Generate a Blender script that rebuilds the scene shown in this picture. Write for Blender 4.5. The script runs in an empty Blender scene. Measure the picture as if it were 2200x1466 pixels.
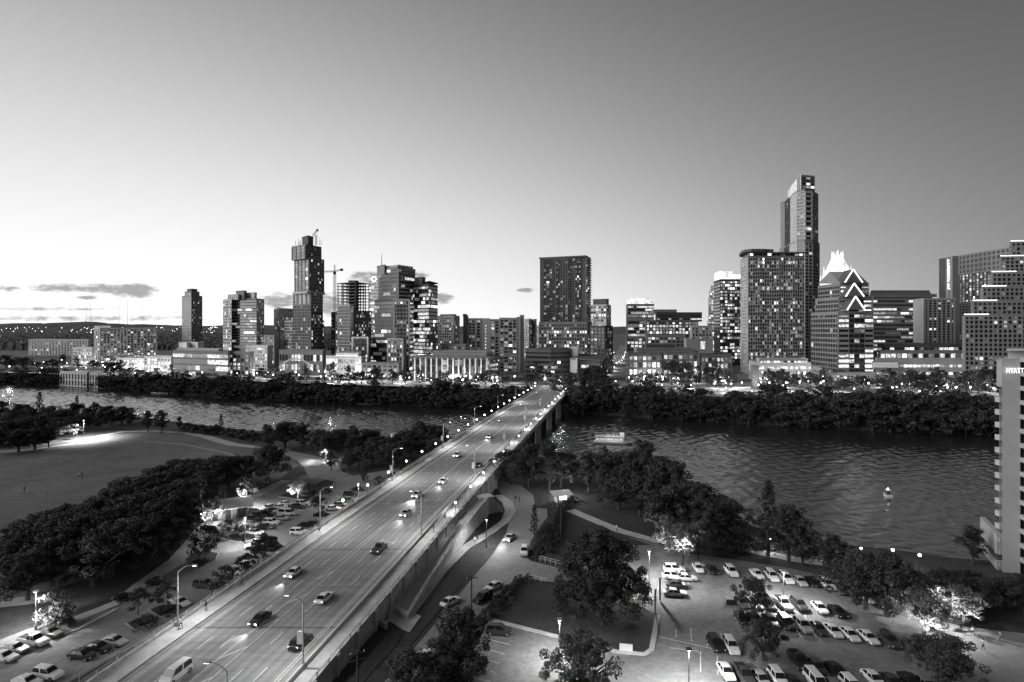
import bpy, bmesh, math, random
import numpy as np
from mathutils import Vector, Matrix
R = math.radians
rng = random.Random(7)
nrg = np.random.default_rng(7)
sc = bpy.context.scene
COL = sc.collection
# ------------------------------------------------------------------ camera
F, CX, HY, CZ = 1300.0, 1100.0, 705.0, 54.0        # focal length in photo pixels, principal column, horizon row, eye height
cam = bpy.data.cameras.new('camera'); camo = bpy.data.objects.new('camera', cam); COL.objects.link(camo); sc.camera = camo
camo.location = (0, 0, CZ); camo.rotation_euler = (R(90), 0, 0)
cam.sensor_width = 36; cam.lens = 36 * F / 2200; cam.shift_y = -28 / 2200; cam.clip_start = 0.5; cam.clip_end = 30000
# ------------------------------------------------------------------ sky (dusk, black and white)
w = bpy.data.worlds.new('World'); sc.world = w; w.use_nodes = True
nt = w.node_tree; N = nt.nodes; L = nt.links; bg = N['Background']
def wn(t, **k):
    n = N.new(t)
    for a, v in k.items(): setattr(n, a, v)
    return n
def wmath(op, a, b=None, c=None):
    n = wn('ShaderNodeMath', operation=op)
    for i, v in enumerate((a, b, c)):
        if v is None: continue
        if isinstance(v, (int, float)): n.inputs[i].default_value = v
        else: L.new(v, n.inputs[i])
    return n.outputs[0]
tc = wn('ShaderNodeTexCoord')
lift = wn('ShaderNodeVectorMath', operation='MULTIPLY_ADD'); lift.inputs[1].default_value = (1, 1, 1.0); lift.inputs[2].default_value = (0, 0, 0.2)
L.new(tc.outputs['Generated'], lift.inputs[0])
sky = wn('ShaderNodeTexSky', sky_type='NISHITA', sun_disc=False)
SUN_EL, SUN_ROT = -4.3, -40.0
sky.sun_elevation = R(SUN_EL); sky.sun_rotation = R(SUN_ROT); sky.dust_density = 2.0
L.new(lift.outputs[0], sky.inputs['Vector'])
bw = wn('ShaderNodeRGBToBW'); L.new(sky.outputs[0], bw.inputs[0])
sk0 = wmath('MULTIPLY', wmath('POWER', bw.outputs[0], 2.1), 3800.0)
skyv = wmath('DIVIDE', wmath('MULTIPLY', sk0, 1.25), wmath('MULTIPLY_ADD', sk0, 0.15, 0.33))      # soft shoulder towards the afterglow
# small low clouds, dark against the afterglow
sep = wn('ShaderNodeSeparateXYZ'); L.new(tc.outputs['Generated'], sep.inputs[0])
az = wmath('DIVIDE', sep.outputs[0], wmath('MAXIMUM', sep.outputs[1], 0.05))
el = wmath('DIVIDE', sep.outputs[2], wmath('MAXIMUM', sep.outputs[1], 0.05))
cmb = wn('ShaderNodeCombineXYZ'); L.new(wmath('MULTIPLY', az, 26.0), cmb.inputs[0]); L.new(wmath('MULTIPLY', el, 78.0), cmb.inputs[1])
cno = wn('ShaderNodeTexNoise'); cno.inputs['Scale'].default_value = 1.6; cno.inputs['Detail'].default_value = 7; cno.inputs['Roughness'].default_value = 0.62
L.new(cmb.outputs[0], cno.inputs['Vector'])
CLOUDS = [(288, 625, 48, 15, 1.1), (215, 620, 66, 10, 1.0), (130, 619, 66, 9, .95), (190, 640, 26, 5, .85), (12, 620, 40, 9, .6),
          (600, 646, 44, 17, .9), (708, 652, 44, 26, .85), (785, 596, 36, 13, .85), (905, 591, 18, 8, .8), (950, 641, 24, 12, .95),
          (1132, 624, 19, 5, 1.0), (150, 684, 330, 7, .62), (100, 664, 210, 4, .55)]
cae = wn('ShaderNodeCombineXYZ'); L.new(az, cae.inputs[0]); L.new(el, cae.inputs[1]); cover = None
for (px, py, sx, sy, a) in CLOUDS:
    v = wn('ShaderNodeVectorMath', operation='MULTIPLY_ADD'); L.new(cae.outputs[0], v.inputs[0])
    v.inputs[1].default_value = (F / sx, F / sy, 0); v.inputs[2].default_value = (-(px - CX) / sx, -(HY - py) / sy, 0)
    d = wn('ShaderNodeVectorMath', operation='DOT_PRODUCT'); L.new(v.outputs[0], d.inputs[0]); L.new(v.outputs[0], d.inputs[1])
    m = wmath('MULTIPLY_ADD', d.outputs['Value'], -.55 * a, a)
    cover = m if cover is None else wmath('MAXIMUM', cover, m)
cv = wmath('ADD', cover, wmath('MULTIPLY', wmath('SUBTRACT', cno.outputs['Fac'], 0.5), 2.3))
mr = wn('ShaderNodeMapRange', interpolation_type='SMOOTHSTEP'); L.new(cv, mr.inputs['Value'])
mr.inputs['From Min'].default_value = 0.12; mr.inputs['From Max'].default_value = 0.95; mr.inputs['To Max'].default_value = 1.0
cl = wmath('MULTIPLY', mr.outputs[0], wmath('GREATER_THAN', cover, 0.0))
cl = wmath('MULTIPLY', cl, wmath('MINIMUM', wmath('MAXIMUM', wmath('MULTIPLY', cover, 2.2), 0.0), 1.0))
mixc = wn('ShaderNodeMix', data_type='FLOAT'); L.new(cl, mixc.inputs[0]); L.new(skyv, mixc.inputs[2])
L.new(wmath('ADD', wmath('MULTIPLY', wmath('MINIMUM', skyv, 9.0), 0.30), 0.7), mixc.inputs[3])
L.new(mixc.outputs[0], bg.inputs['Color']); bg.inputs['Strength'].default_value = 0.15
w.cycles.sampling_method = 'MANUAL'; w.cycles.sample_map_resolution = 512
# ------------------------------------------------------------------ one weak, very soft sun: the bright western half of the twilight sky, left of the frame
sl = bpy.data.lights.new('sun', 'SUN'); sl.energy = 2.4; sl.angle = R(50); so = bpy.data.objects.new('sun', sl); COL.objects.link(so)
_a = R(-105); _e = R(23)
so.rotation_euler = Vector((math.sin(_a) * math.cos(_e), math.cos(_a) * math.cos(_e), math.sin(_e))).to_track_quat('Z', 'Y').to_euler()
vs = sc.view_settings; vs.view_transform = 'Standard'; vs.look = 'None'; vs.gamma = 1.0; vs.exposure = 0.0; vs.use_curve_mapping = False
sc.cycles.max_bounces = 5; sc.cycles.diffuse_bounces = 2; sc.cycles.glossy_bounces = 3; sc.cycles.transmission_bounces = 2
sc.cycles.transparent_max_bounces = 4; sc.cycles.sample_clamp_indirect = 4.0; sc.cycles.caustics_reflective = False; sc.cycles.caustics_refractive = False
# ------------------------------------------------------------------ helpers
def gp(px, py, z=4.0):
    Y = F * (CZ - z) / (py - HY); return Vector(((px - CX) / F * Y, Y, z))
def X(px, Y): return (px - CX) / F * Y
def Z(py, Y): return CZ + (HY - py) / F * Y
def tag(o, label=None, cat=None, group=None, kind=None):
    if label: o['label'] = label
    if cat: o['category'] = cat
    if group: o['group'] = group
    if kind: o['kind'] = kind
    return o
def empty(name, loc, rz=0.0, label=None, cat=None, group=None):
    o = bpy.data.objects.new(name, None); COL.objects.link(o); o.location = loc; o.rotation_euler = (0, 0, rz); o.empty_display_size = .1
    return tag(o, label, cat, group)
def link(name, me, parent=None, loc=(0, 0, 0), rz=0.0, scale=None):
    o = bpy.data.objects.new(name, me); COL.objects.link(o); o.location = loc; o.rotation_euler = (0, 0, rz)
    if scale: o.scale = scale
    if parent: o.parent = parent
    return o
def copy_tree(o, parent=None):
    c = o.copy(); COL.objects.link(c); c.parent = parent
    for ch in o.children: copy_tree(ch, c)
    return c
class MB:
    def __init__(s): s.v, s.f, s.m = [], [], []
    def poly(s, pts, mi=0):
        b = len(s.v); s.v += [tuple(p) for p in pts]; s.f.append(tuple(range(b, b + len(pts)))); s.m.append(mi); return s
    def hexa(s, p, mi=0):                 # 8 points: 4 below (ccw), 4 above
        b = len(s.v); s.v += [tuple(q) for q in p]
        for f in ((3, 2, 1, 0), (4, 5, 6, 7), (0, 1, 5, 4), (1, 2, 6, 5), (2, 3, 7, 6), (3, 0, 4, 7)):
            s.f.append(tuple(b + i for i in f)); s.m.append(mi)
        return s
    def box(s, c, d, rz=0.0, mi=0):
        cs, sn = math.cos(rz), math.sin(rz); P = []
        for z in (-.5, .5):
            for x, y in ((-.5, -.5), (.5, -.5), (.5, .5), (-.5, .5)):
                a, b = x * d[0], y * d[1]; P.append((c[0] + a * cs - b * sn, c[1] + a * sn + b * cs, c[2] + z * d[2]))
        return s.hexa(P, mi)
    def prism(s, poly, z0, z1, mi=0, mtop=None):
        n = len(poly); b = len(s.v)
        g = lambda z, i: z[i] if isinstance(z, (list, tuple)) else z
        s.v += [(p[0], p[1], g(z0, i)) for i, p in enumerate(poly)] + [(p[0], p[1], g(z1, i)) for i, p in enumerate(poly)]
        s.f.append(tuple(b + i for i in reversed(range(n)))); s.m.append(mi)
        s.f.append(tuple(b + n + i for i in range(n))); s.m.append(mi if mtop is None else mtop)
        for i in range(n):
            j = (i + 1) % n; s.f.append((b + i, b + j, b + n + j, b + n + i)); s.m.append(mi)
        return s
    def tube(s, p0, p1, r0, r1=None, n=6, mi=0, cap=True):
        r1 = r0 if r1 is None else r1; p0 = Vector(p0); p1 = Vector(p1); d = (p1 - p0).normalized()
        u = d.orthogonal().normalized(); v = d.cross(u); b = len(s.v)
        for p, r in ((p0, r0), (p1, r1)):
            for i in range(n):
                a = 2 * math.pi * i / n; s.v.append(tuple(p + (u * math.cos(a) + v * math.sin(a)) * r))
        for i in range(n):
            j = (i + 1) % n; s.f.append((b + i, b + j, b + n + j, b + n + i)); s.m.append(mi)
        if cap:
            s.f.append(tuple(b + i for i in reversed(range(n)))); s.m.append(mi); s.f.append(tuple(b + n + i for i in range(n))); s.m.append(mi)
        return s
    def ball(s, c, r, n=8, k=5, mi=0, sz=1.0):
        b = len(s.v)
        for i in range(k + 1):
            t = math.pi * i / k
            for j in range(n):
                a = 2 * math.pi * j / n; s.v.append((c[0] + r * math.sin(t) * math.cos(a), c[1] + r * math.sin(t) * math.sin(a), c[2] + r * sz * math.cos(t)))
        for i in range(k):
            for j in range(n):
                q = (j + 1) % n; s.f.append((b + i * n + j, b + (i + 1) * n + j, b + (i + 1) * n + q, b + i * n + q)); s.m.append(mi)
        return s
    def mesh(s, name, mats):
        me = bpy.data.meshes.new(name); me.from_pydata(s.v, [], s.f)
        for m in (mats if isinstance(mats, (list, tuple)) else [mats]): me.materials.append(m)
        if any(s.m): me.polygons.foreach_set('material_index', s.m)
        me.update(); return me
    def build(s, name, mats, parent=None, loc=(0, 0, 0), rz=0.0):
        return link(name, s.mesh(name, mats), parent, loc, rz)
def fixn(o):
    bm = bmesh.new(); bm.from_mesh(o.data); bmesh.ops.recalc_face_normals(bm, faces=bm.faces); bm.to_mesh(o.data); bm.free(); return o
# ------------------------------------------------------------------ materials (all grey: the photograph is black and white)
MATS = {}
def mat(name, g, rough=.85, var=.25, scale=.35, bump=0.0, metal=0.0, spec=.3, detail=5, coord='world', fine=0.0, fscale=6.0, streak=None):
    if name in MATS: return MATS[name]
    m = bpy.data.materials.new(name); m.use_nodes = True; t = m.node_tree; n = t.nodes; p = n['Principled BSDF']
    p.inputs['Roughness'].default_value = rough; p.inputs['Metallic'].default_value = metal; p.inputs['Specular IOR Level'].default_value = spec
    p.inputs['Base Color'].default_value = (g, g, g, 1)
    if var:
        if coord == 'world': c = n.new('ShaderNodeNewGeometry').outputs['Position']
        else: c = n.new('ShaderNodeTexCoord').outputs['Object']
        x = n.new('ShaderNodeTexNoise'); x.inputs['Scale'].default_value = scale; x.inputs['Detail'].default_value = detail; x.inputs['Roughness'].default_value = .65
        t.links.new(c, x.inputs['Vector'])
        r = n.new('ShaderNodeMapRange'); r.inputs['From Min'].default_value = .3; r.inputs['From Max'].default_value = .7
        r.inputs['To Min'].default_value = g * (1 - var); r.inputs['To Max'].default_value = g * (1 + var)
        t.links.new(x.outputs['Fac'], r.inputs['Value']); out = r.outputs[0]
        if fine:
            y = n.new('ShaderNodeTexNoise'); y.inputs['Scale'].default_value = fscale * scale; y.inputs['Detail'].default_value = 8; y.inputs['Roughness'].default_value = .75
            mp = n.new('ShaderNodeMapping'); t.links.new(c, mp.inputs['Vector']); t.links.new(mp.outputs[0], y.inputs['Vector'])
            if streak: mp.inputs['Rotation'].default_value = (0, 0, streak[0]); mp.inputs['Scale'].default_value = (streak[1], 1, 1)
            r2 = n.new('ShaderNodeMapRange'); r2.inputs['From Min'].default_value = .32; r2.inputs['From Max'].default_value = .68; r2.inputs['To Min'].default_value = 1 - fine; r2.inputs['To Max'].default_value = 1 + fine
            t.links.new(y.outputs['Fac'], r2.inputs['Value']); mm = n.new('ShaderNodeMath'); mm.operation = 'MULTIPLY'; t.links.new(out, mm.inputs[0]); t.links.new(r2.outputs[0], mm.inputs[1]); out = mm.outputs[0]
        t.links.new(out, p.inputs['Base Color'])
        if bump:
            b = n.new('ShaderNodeBump'); b.inputs['Strength'].default_value = bump; b.inputs['Distance'].default_value = .3
            t.links.new(x.outputs['Fac'], b.inputs['Height']); t.links.new(b.outputs[0], p.inputs['Normal'])
    MATS[name] = m; return m
def emit(name, e, base=.5, var=0.0, scale=.8):
    if name in MATS: return MATS[name]
    m = bpy.data.materials.new(name); m.use_nodes = True; t = m.node_tree; n = t.nodes; p = n['Principled BSDF']
    p.inputs['Base Color'].default_value = (base, base, base, 1); p.inputs['Roughness'].default_value = .4
    p.inputs['Emission Color'].default_value = (1, 1, 1, 1); p.inputs['Emission Strength'].default_value = e
    if var:
        c = n.new('ShaderNodeNewGeometry').outputs['Position']
        x = n.new('ShaderNodeTexNoise'); x.inputs['Scale'].default_value = scale; x.inputs['Detail'].default_value = 3
        t.links.new(c, x.inputs['Vector'])
        r = n.new('ShaderNodeMapRange'); r.inputs['From Min'].default_value = .35; r.inputs['From Max'].default_value = .65
        r.inputs['To Min'].default_value = e * (1 - var); r.inputs['To Max'].default_value = e * (1 + var)
        t.links.new(x.outputs['Fac'], r.inputs['Value']); t.links.new(r.outputs[0], p.inputs['Emission Strength'])
    try: m.cycles.emission_sampling = 'NONE'
    except Exception: pass
    MATS[name] = m; return m
def lamp(px_or_v, energy, radius=.35, spot=None, aim=None, name='lamp_light', parent=None, blend=.6):
    d = bpy.data.lights.new(name, 'SPOT' if spot else 'POINT'); d.energy = energy; d.shadow_soft_size = radius
    o = bpy.data.objects.new(name, d); COL.objects.link(o); o.location = px_or_v
    if spot:
        d.spot_size = R(spot); d.spot_blend = blend
        a = Vector(aim) if aim is not None else Vector((0, 0, -1)); o.rotation_euler = a.to_track_quat('-Z', 'Y').to_euler()
    if parent: o.parent = parent; o.matrix_parent_inverse = Matrix.Translation(-Vector(parent.location)) if not parent.rotation_euler.z else parent.matrix_basis.inverted()
    return o
ORD = ['first', 'second', 'third', 'fourth', 'fifth', 'sixth', 'seventh', 'eighth', 'ninth', 'tenth', 'eleventh', 'twelfth', 'thirteenth', 'fourteenth', 'fifteenth',
       'sixteenth', 'seventeenth', 'eighteenth', 'nineteenth', 'twentieth', 'twenty-first', 'twenty-second', 'twenty-third', 'twenty-fourth', 'twenty-fifth', 'twenty-sixth',
       'twenty-seventh', 'twenty-eighth', 'twenty-ninth', 'thirtieth', 'thirty-first', 'thirty-second', 'thirty-third', 'thirty-fourth', 'thirty-fifth', 'thirty-sixth']
_cube = {}
def pbox(parent, name, c, d, m, rz=0.0):          # a box part that shares one unit mesh per material
    if m.name not in _cube: _cube[m.name] = MB().box((0, 0, 0), (1, 1, 1)).mesh('unit_box', m)
    return link(name, _cube[m.name], parent, c, rz, d)
M_CONC = mat('concrete', .30, .85, .22, .25); M_PALE = mat('pale_concrete', .46, .85, .15, .12); M_WHITE = mat('white_paint', .72, .6, .08, .3)
M_DECK = mat('bridge_deck_concrete', .27, .75, .16, .10, fine=.22, fscale=9, streak=(R(-78.5), .06)); M_ASPH = mat('asphalt', .085, .85, .35, .09); M_LOT = mat('parking_asphalt', .2, .88, .35, .07, fine=.28, fscale=14)
M_WALK = mat('sidewalk_concrete', .45, .85, .2, .3, fine=.15); M_GRASS = mat('grass', .05, .95, .35, .2, .3, fine=.4, fscale=8); M_SOIL = mat('soil', .035, .95, .4, .25, .3)
M_LINE = mat('road_paint', .62, .7, .3, .9); M_METAL = mat('galvanised_metal', .42, .45, .12, 1.0, metal=.3); M_DARK = mat('dark_metal', .05, .5, .1, 1.0)
M_BLACK = mat('black_rubber', .02, .8, 0); M_STONE = mat('parapet_stone', .46, .9, .35, .8, .4)
def tyre_tracks(m, g):          # polished wheel paths along the lanes: position across the tapering deck
    t = m.node_tree; n = t.nodes; p = n['Principled BSDF']; old = p.inputs['Base Color'].links[0].from_socket
    def mt(op, a, b=None, c=None):
        k = n.new('ShaderNodeMath'); k.operation = op
        for i, v in enumerate((a, b, c)):
            if v is None: continue
            if isinstance(v, (int, float)): k.inputs[i].default_value = v
            else: t.links.new(v, k.inputs[i])
        return k.outputs[0]
    sp = n.new('ShaderNodeSeparateXYZ'); ge = n.new('ShaderNodeNewGeometry'); t.links.new(ge.outputs['Position'], sp.inputs[0]); x, y = sp.outputs[0], sp.outputs[1]
    u = mt('DIVIDE', mt('ADD', mt('MULTIPLY_ADD', y, -.2145, 70.3), x), mt('MULTIPLY_ADD', y, -.0225, 25.0))
    wv = mt('MULTIPLY_ADD', mt('SINE', mt('MULTIPLY', u, 6.2832 / .0675)), g, 1 - g)
    t.links.new(mt('MULTIPLY', old, wv), p.inputs['Base Color'])
tyre_tracks(M_DECK, .10)
E_LAMP = emit('lamp_glow', 14.0); E_SOFT = emit('soft_glow', 3.0)
# ================================================================== THE SETTING
def sheet(name, pts, z, m, kind='structure', h=None):
    mb = MB()
    if h: mb.prism([(p[0], p[1]) for p in pts], z - h, z)
    else: mb.poly([(p[0], p[1], z) for p in pts])
    o = fixn(mb.build(name, m))
    if not h:
        if o.data.polygons[0].normal.z < 0: o.data.flip_normals()
    if kind: o['kind'] = kind
    return o
# water: a sheet of real low waves over the river reach, finer where it is near
def water_mat():
    m = bpy.data.materials.new('river_water'); m.use_nodes = True; t = m.node_tree; n = t.nodes; p = n['Principled BSDF']
    p.inputs['Base Color'].default_value = (.02, .02, .02, 1); p.inputs['Roughness'].default_value = .16; p.inputs['IOR'].default_value = WIOR
    g = n.new('ShaderNodeNewGeometry'); a = n.new('ShaderNodeTexNoise'); a.inputs['Scale'].default_value = 1.1; a.inputs['Detail'].default_value = 2; t.links.new(g.outputs['Position'], a.inputs['Vector'])
    bu = n.new('ShaderNodeBump'); bu.inputs['Distance'].default_value = .2; bu.inputs['Strength'].default_value = .12; t.links.new(a.outputs['Fac'], bu.inputs['Height']); t.links.new(bu.outputs[0], p.inputs['Normal']); return m
WIOR = 3.0; WSLOPE = .06
M_WATER = water_mat()
sheet('water', [(-1600, 60), (900, 60), (900, 1100), (-1600, 1100)], -0.7, M_WATER)
def waves():
    Ys = [122.0]
    while Ys[-1] < 680: Ys.append(Ys[-1] + min(.0034 * Ys[-1], 1.15))
    Ys = np.array(Ys); pxs = np.concatenate([np.arange(-900, -120, 20.0), np.arange(-120, 2320, 3.3), np.arange(2320, 2900, 20.0)]); U = (pxs - CX) / F
    Xg = U[None, :] * Ys[:, None]; Yg = np.repeat(Ys[:, None], len(pxs), 1); g = np.random.default_rng(21); H = np.zeros_like(Xg); sp = np.minimum(.0034 * Yg, 1.15)
    patch = .8 + .3 * np.sin(Xg * .021 + Yg * .013 + 1) * np.sin(Yg * .017 - Xg * .008) + .2 * np.sin(Xg * .06 - Yg * .045) * np.sin(Yg * .05 + Xg * .02 + 2)
    for k in range(26):
        lam = 1.5 * (4.6 ** g.random()); th = R(78) + g.normal() * .75; kx, ky = math.cos(th) * 2 * math.pi / lam, math.sin(th) * 2 * math.pi / lam
        res = np.clip((lam / sp - 2.0) / 1.5, 0, 1); ph = .9 * np.sin(.043 * (1 + .13 * k) * Xg + .031 * Yg + k) + .7 * np.sin(.07 * Yg - .027 * Xg + 2 * k)
        H += res * WSLOPE * lam / (2 * math.pi) * np.sin(kx * Xg + ky * Yg + g.uniform(0, 6.28) + ph)
    H *= patch * np.clip(.5 + (Yg - 180) / 350, .5, 1.15); nr, nc = Xg.shape; co = np.stack([Xg, Yg, H], 2).reshape(-1, 3)
    i = (np.arange(nr - 1)[:, None] * nc + np.arange(nc - 1)[None, :]).ravel(); q = np.stack([i, i + 1, i + nc + 1, i + nc], 1).astype(np.int32); n = len(q)
    me = bpy.data.meshes.new('water'); me.vertices.add(len(co)); me.vertices.foreach_set('co', co.astype(np.float32).ravel()); me.loops.add(4 * n); me.loops.foreach_set('vertex_index', q.ravel()); me.polygons.add(n); me.polygons.foreach_set('loop_start', np.arange(0, 4 * n, 4, dtype=np.int32))
    me.polygons.foreach_set('use_smooth', np.ones(n, dtype=bool)); me.update(calc_edges=True); me.materials.append(M_WATER); o = link('water', me); o['kind'] = 'structure'
waves()
S_BANK = [(-1500, 900), (-300, 868), (0, 890), (300, 908), (430, 925), (560, 940), (700, 946), (860, 952), (960, 950), (1080, 980), (1220, 1010), (1330, 1022), (1500, 1080),
          (1600, 1150), (1680, 1172), (1760, 1188), (1850, 1196), (1920, 1205), (1985, 1216), (2100, 1226), (2300, 1236), (3200, 1250)]
sb = [gp(x, y, 0) for x, y in S_BANK]
mb = MB(); top = [(p.x, p.y - 5, 4.0) for p in sb]
for i in range(len(sb) - 1):
    mb.poly([(sb[i].x, sb[i].y, -1.5), (sb[i + 1].x, sb[i + 1].y, -1.5), top[i + 1], top[i]][::-1])
south = fixn(MB().build('south_bank', M_SOIL)) if False else mb.build('south_bank', M_SOIL); south['kind'] = 'structure'; south.data.flip_normals()
sheet('south_ground', [(t[0], t[1]) for t in top] + [(900, -150), (-1600, -150)], 4.0, M_GRASS)
N_BANK = [(-1500, 800), (-300, 812), (0, 825), (250, 838), (500, 858), (750, 868), (1000, 878), (1200, 886), (1400, 900), (1600, 912), (1800, 924), (2060, 935), (2300, 945), (3200, 960)]
nb = [gp(x, y, 0) for x, y in N_BANK]
mb = MB(); s1 = [(p.x, p.y + 10, 5.0) for p in nb]; s2 = [(p.x, p.y + 40, 11.0) for p in nb]
for i in range(len(nb) - 1):
    mb.poly([(nb[i].x, nb[i].y, -1.5), (nb[i + 1].x, nb[i + 1].y, -1.5), s1[i + 1], s1[i]]); mb.poly([s1[i], s1[i + 1], s2[i + 1], s2[i]])
north = mb.build('north_bank', M_SOIL); north['kind'] = 'structure'
M_CITY = mat('city_ground', .12, .9, .5, .05, fine=.4, fscale=8)
sheet('city_ground', [(t[0], t[1]) for t in s2] + [(9000, 500), (9000, 14000), (-14000, 14000), (-14000, 900)], 11.0, M_CITY)
# far hills, three ridges deep
M_HILL = mat('hill_woods', .085, .95, .45, .012, detail=8)
def ridge(name, Y, pts, depth, seed):
    r_ = random.Random(seed); mb = MB(); xs = [i * 20 - 500 for i in range(180)]; row = []
    for px in xs:
        for k in range(len(pts) - 1):
            if pts[k][0] <= px <= pts[k + 1][0]:
                t = (px - pts[k][0]) / (pts[k + 1][0] - pts[k][0]); t = t * t * (3 - 2 * t); y = pts[k][1] * (1 - t) + pts[k + 1][1] * t; break
        else: y = 706
        row.append((X(px, Y), Y + r_.uniform(-depth, depth) * .2, Z(y + r_.uniform(-.7, .7), Y)))
    for i in range(len(row) - 1):
        a, b = row[i], row[i + 1]
        mb.poly([(a[0] * .9, a[1] - depth, 10), (b[0] * .9, b[1] - depth, 10), b, a]); mb.poly([a, b, (b[0] * 1.1, b[1] + depth, 10), (a[0] * 1.1, a[1] + depth, 10)])
    o = mb.build(name, M_HILL); o['kind'] = 'structure'
ridge('far_hill', 9000, [(-500, 698), (0, 697), (330, 699), (420, 700), (520, 698), (700, 701), (1200, 702), (3100, 703)], 1500, 1)
ridge('near_hill', 5200, [(-500, 701), (-100, 698), (60, 694), (110, 695), (165, 691), (230, 695), (300, 697), (390, 701), (600, 705), (1200, 706), (3100, 706)], 900, 2)
# wooded flats between town and hills: a bumpy canopy sheet
def canopy(name, px0, px1, Y0, Y1, h, nx, ny, m, seed):
    r_ = np.random.default_rng(seed); v = []; f = []
    for j in range(ny):
        t = j / (ny - 1); Y = Y0 * (Y1 / Y0) ** t
        for i in range(nx):
            px = px0 + (px1 - px0) * i / (nx - 1) + r_.uniform(-.4, .4) * (px1 - px0) / nx
            e = min(i, nx - 1 - i, 3 * j + .0, 9) / 3; v.append((X(px, Y), Y, 10.5 + h * min(1, e) * r_.uniform(.35, 1.0)))
    for j in range(ny - 1):
        for i in range(nx - 1): a = j * nx + i; f.append((a, a + 1, a + nx + 1, a + nx))
    me = bpy.data.meshes.new(name); me.from_pydata(v, [], f); me.materials.append(m); return link(name, me)
M_WOOD = mat('far_foliage', .045, .95, .5, .03, detail=8)
o = canopy('far_wood', -300, 720, 1150, 4200, 12, 200, 40, M_WOOD, 3); tag(o, kind='stuff', label='dark unbroken woodland stretching towards the hills', cat='woodland')
# --------------------------------------------------------------- south side surfaces, each traced on the ground at its own height
def G(pts, z=4.0): return [gp(x, y, z) for x, y in pts]
lawn_p = [(-400, 1010), (0, 966), (120, 962), (190, 944), (250, 932), (330, 928), (430, 937), (500, 951), (560, 968), (625, 972), (640, 1000), (600, 1030), (420, 1120), (200, 1240), (0, 1300), (-500, 1330)]
M_LAWN = mat('mown_meadow', .12, .95, .3, .035, .2, fine=.3, fscale=18, streak=(R(20), .35))
sheet('meadow', G(lawn_p), 4.02, M_LAWN)
M_PATH = mat('gravel_path', .34, .95, .2, .5)
def strip(name, pts, wd, z, m, h=None, kind='structure'):
    P = [gp(x, y, z) for x, y in pts] if not isinstance(pts[0], Vector) else pts
    l, r = [], []
    for i, p in enumerate(P):
        a = P[max(0, i - 1)]; b = P[min(len(P) - 1, i + 1)]; d = (b - a); d.z = 0; d.normalize(); nrm = Vector((-d.y, d.x, 0)); ww = wd[i] if isinstance(wd, list) else wd
        l.append(p + nrm * ww / 2); r.append(p - nrm * ww / 2)
    return sheet(name, l + r[::-1], z, m, kind, h)
strip('meadow_path', [(-60, 975), (60, 967), (150, 955), (210, 938), (260, 928), (330, 926), (400, 931), (440, 937), (470, 947), (500, 955), (560, 962), (620, 966)], [3, 3, 3, 3, 3.5, 3.5, 3.5, 4.5, 5, 5, 4, 4], 4.06, M_PATH)
strip('meadow_trail', [(310, 948), (400, 956), (480, 972), (535, 988)], .8, 4.06, M_PATH)
strip('plaza_path', [(600, 968), (660, 985), (690, 1000), (700, 1020), (760, 1030), (860, 1010)], [5, 9, 12, 12, 10, 6], 4.06, mat('plaza_gravel', .24, .95, .25, .3))
strip('river_trail', [(0, 1296), (60, 1290), (130, 1280)], 4, 4.06, M_PATH)
lot_p = [(-120, 1480), (-120, 1420), (0, 1375), (60, 1352), (140, 1330), (240, 1296), (300, 1258), (380, 1210), (425, 1165), (440, 1140), (500, 1092), (560, 1065), (610, 1040), (650, 1022),
         (720, 1022), (790, 1025), (860, 1005), (830, 1045), (700, 1135), (560, 1225), (400, 1330), (300, 1400), (190, 1466), (150, 1500)]
lotL = sheet('west_parking_lot', G(lot_p), 4.03, M_LOT)
walkL = strip('lot_walkway', [(150, 1336), (250, 1295), (300, 1258), (380, 1205), (420, 1160), (440, 1135), (500, 1085), (560, 1058), (615, 1032)], [2.2, 2.2, 3, 4, 4, 4.5, 4, 4, 3.5], 4.15, M_WALK, .2)
strip('lot_kerb', [(135, 1362), (165, 1352), (250, 1308)], .6, 4.22, M_PALE, .25)
def island(pts, name='planting_island', m=None, kerb=True):
    o = sheet(name, G(pts), 4.2, m or M_SOIL, 'structure', .2)
    if kerb:
        c = Vector((0, 0, 0)); P = G(pts)
        for p in P: c += p / len(P)
        k = sheet('kerb', [c + (p - c) * (1 + .35 / max(.5, (p - c).length)) for p in P], 4.15, M_CONC, None, .16); k.parent = o
    return o
island([(272, 1340), (290, 1352), (325, 1340), (332, 1328), (310, 1325)]); island([(322, 1312), (345, 1326), (378, 1316), (376, 1305), (345, 1302)])
island([(243, 1287), (270, 1296), (295, 1286), (290, 1276), (262, 1275)]); island([(400, 1205), (432, 1218), (462, 1205), (468, 1190), (440, 1185), (415, 1190)])
island([(478, 1158), (510, 1166), (550, 1158), (545, 1150), (500, 1148)]); island([(600, 1068), (660, 1075), (712, 1045), (718, 1036), (700, 1032), (660, 1050), (620, 1058)])
island([(672, 1112), (700, 1112), (712, 1106), (690, 1102), (672, 1106)]); island([(560, 1190), (575, 1200), (612, 1180), (600, 1176)])
island([(470, 1275), (500, 1278), (545, 1235), (530, 1232)])
# strip of rough grass between lot and bridge
strip('verge', [(160, 1480), (250, 1425), (340, 1375), (395, 1335), (470, 1285)], [4.5, 4.5, 3.5, 2.0, 1.2], 4.08, M_GRASS)
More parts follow.
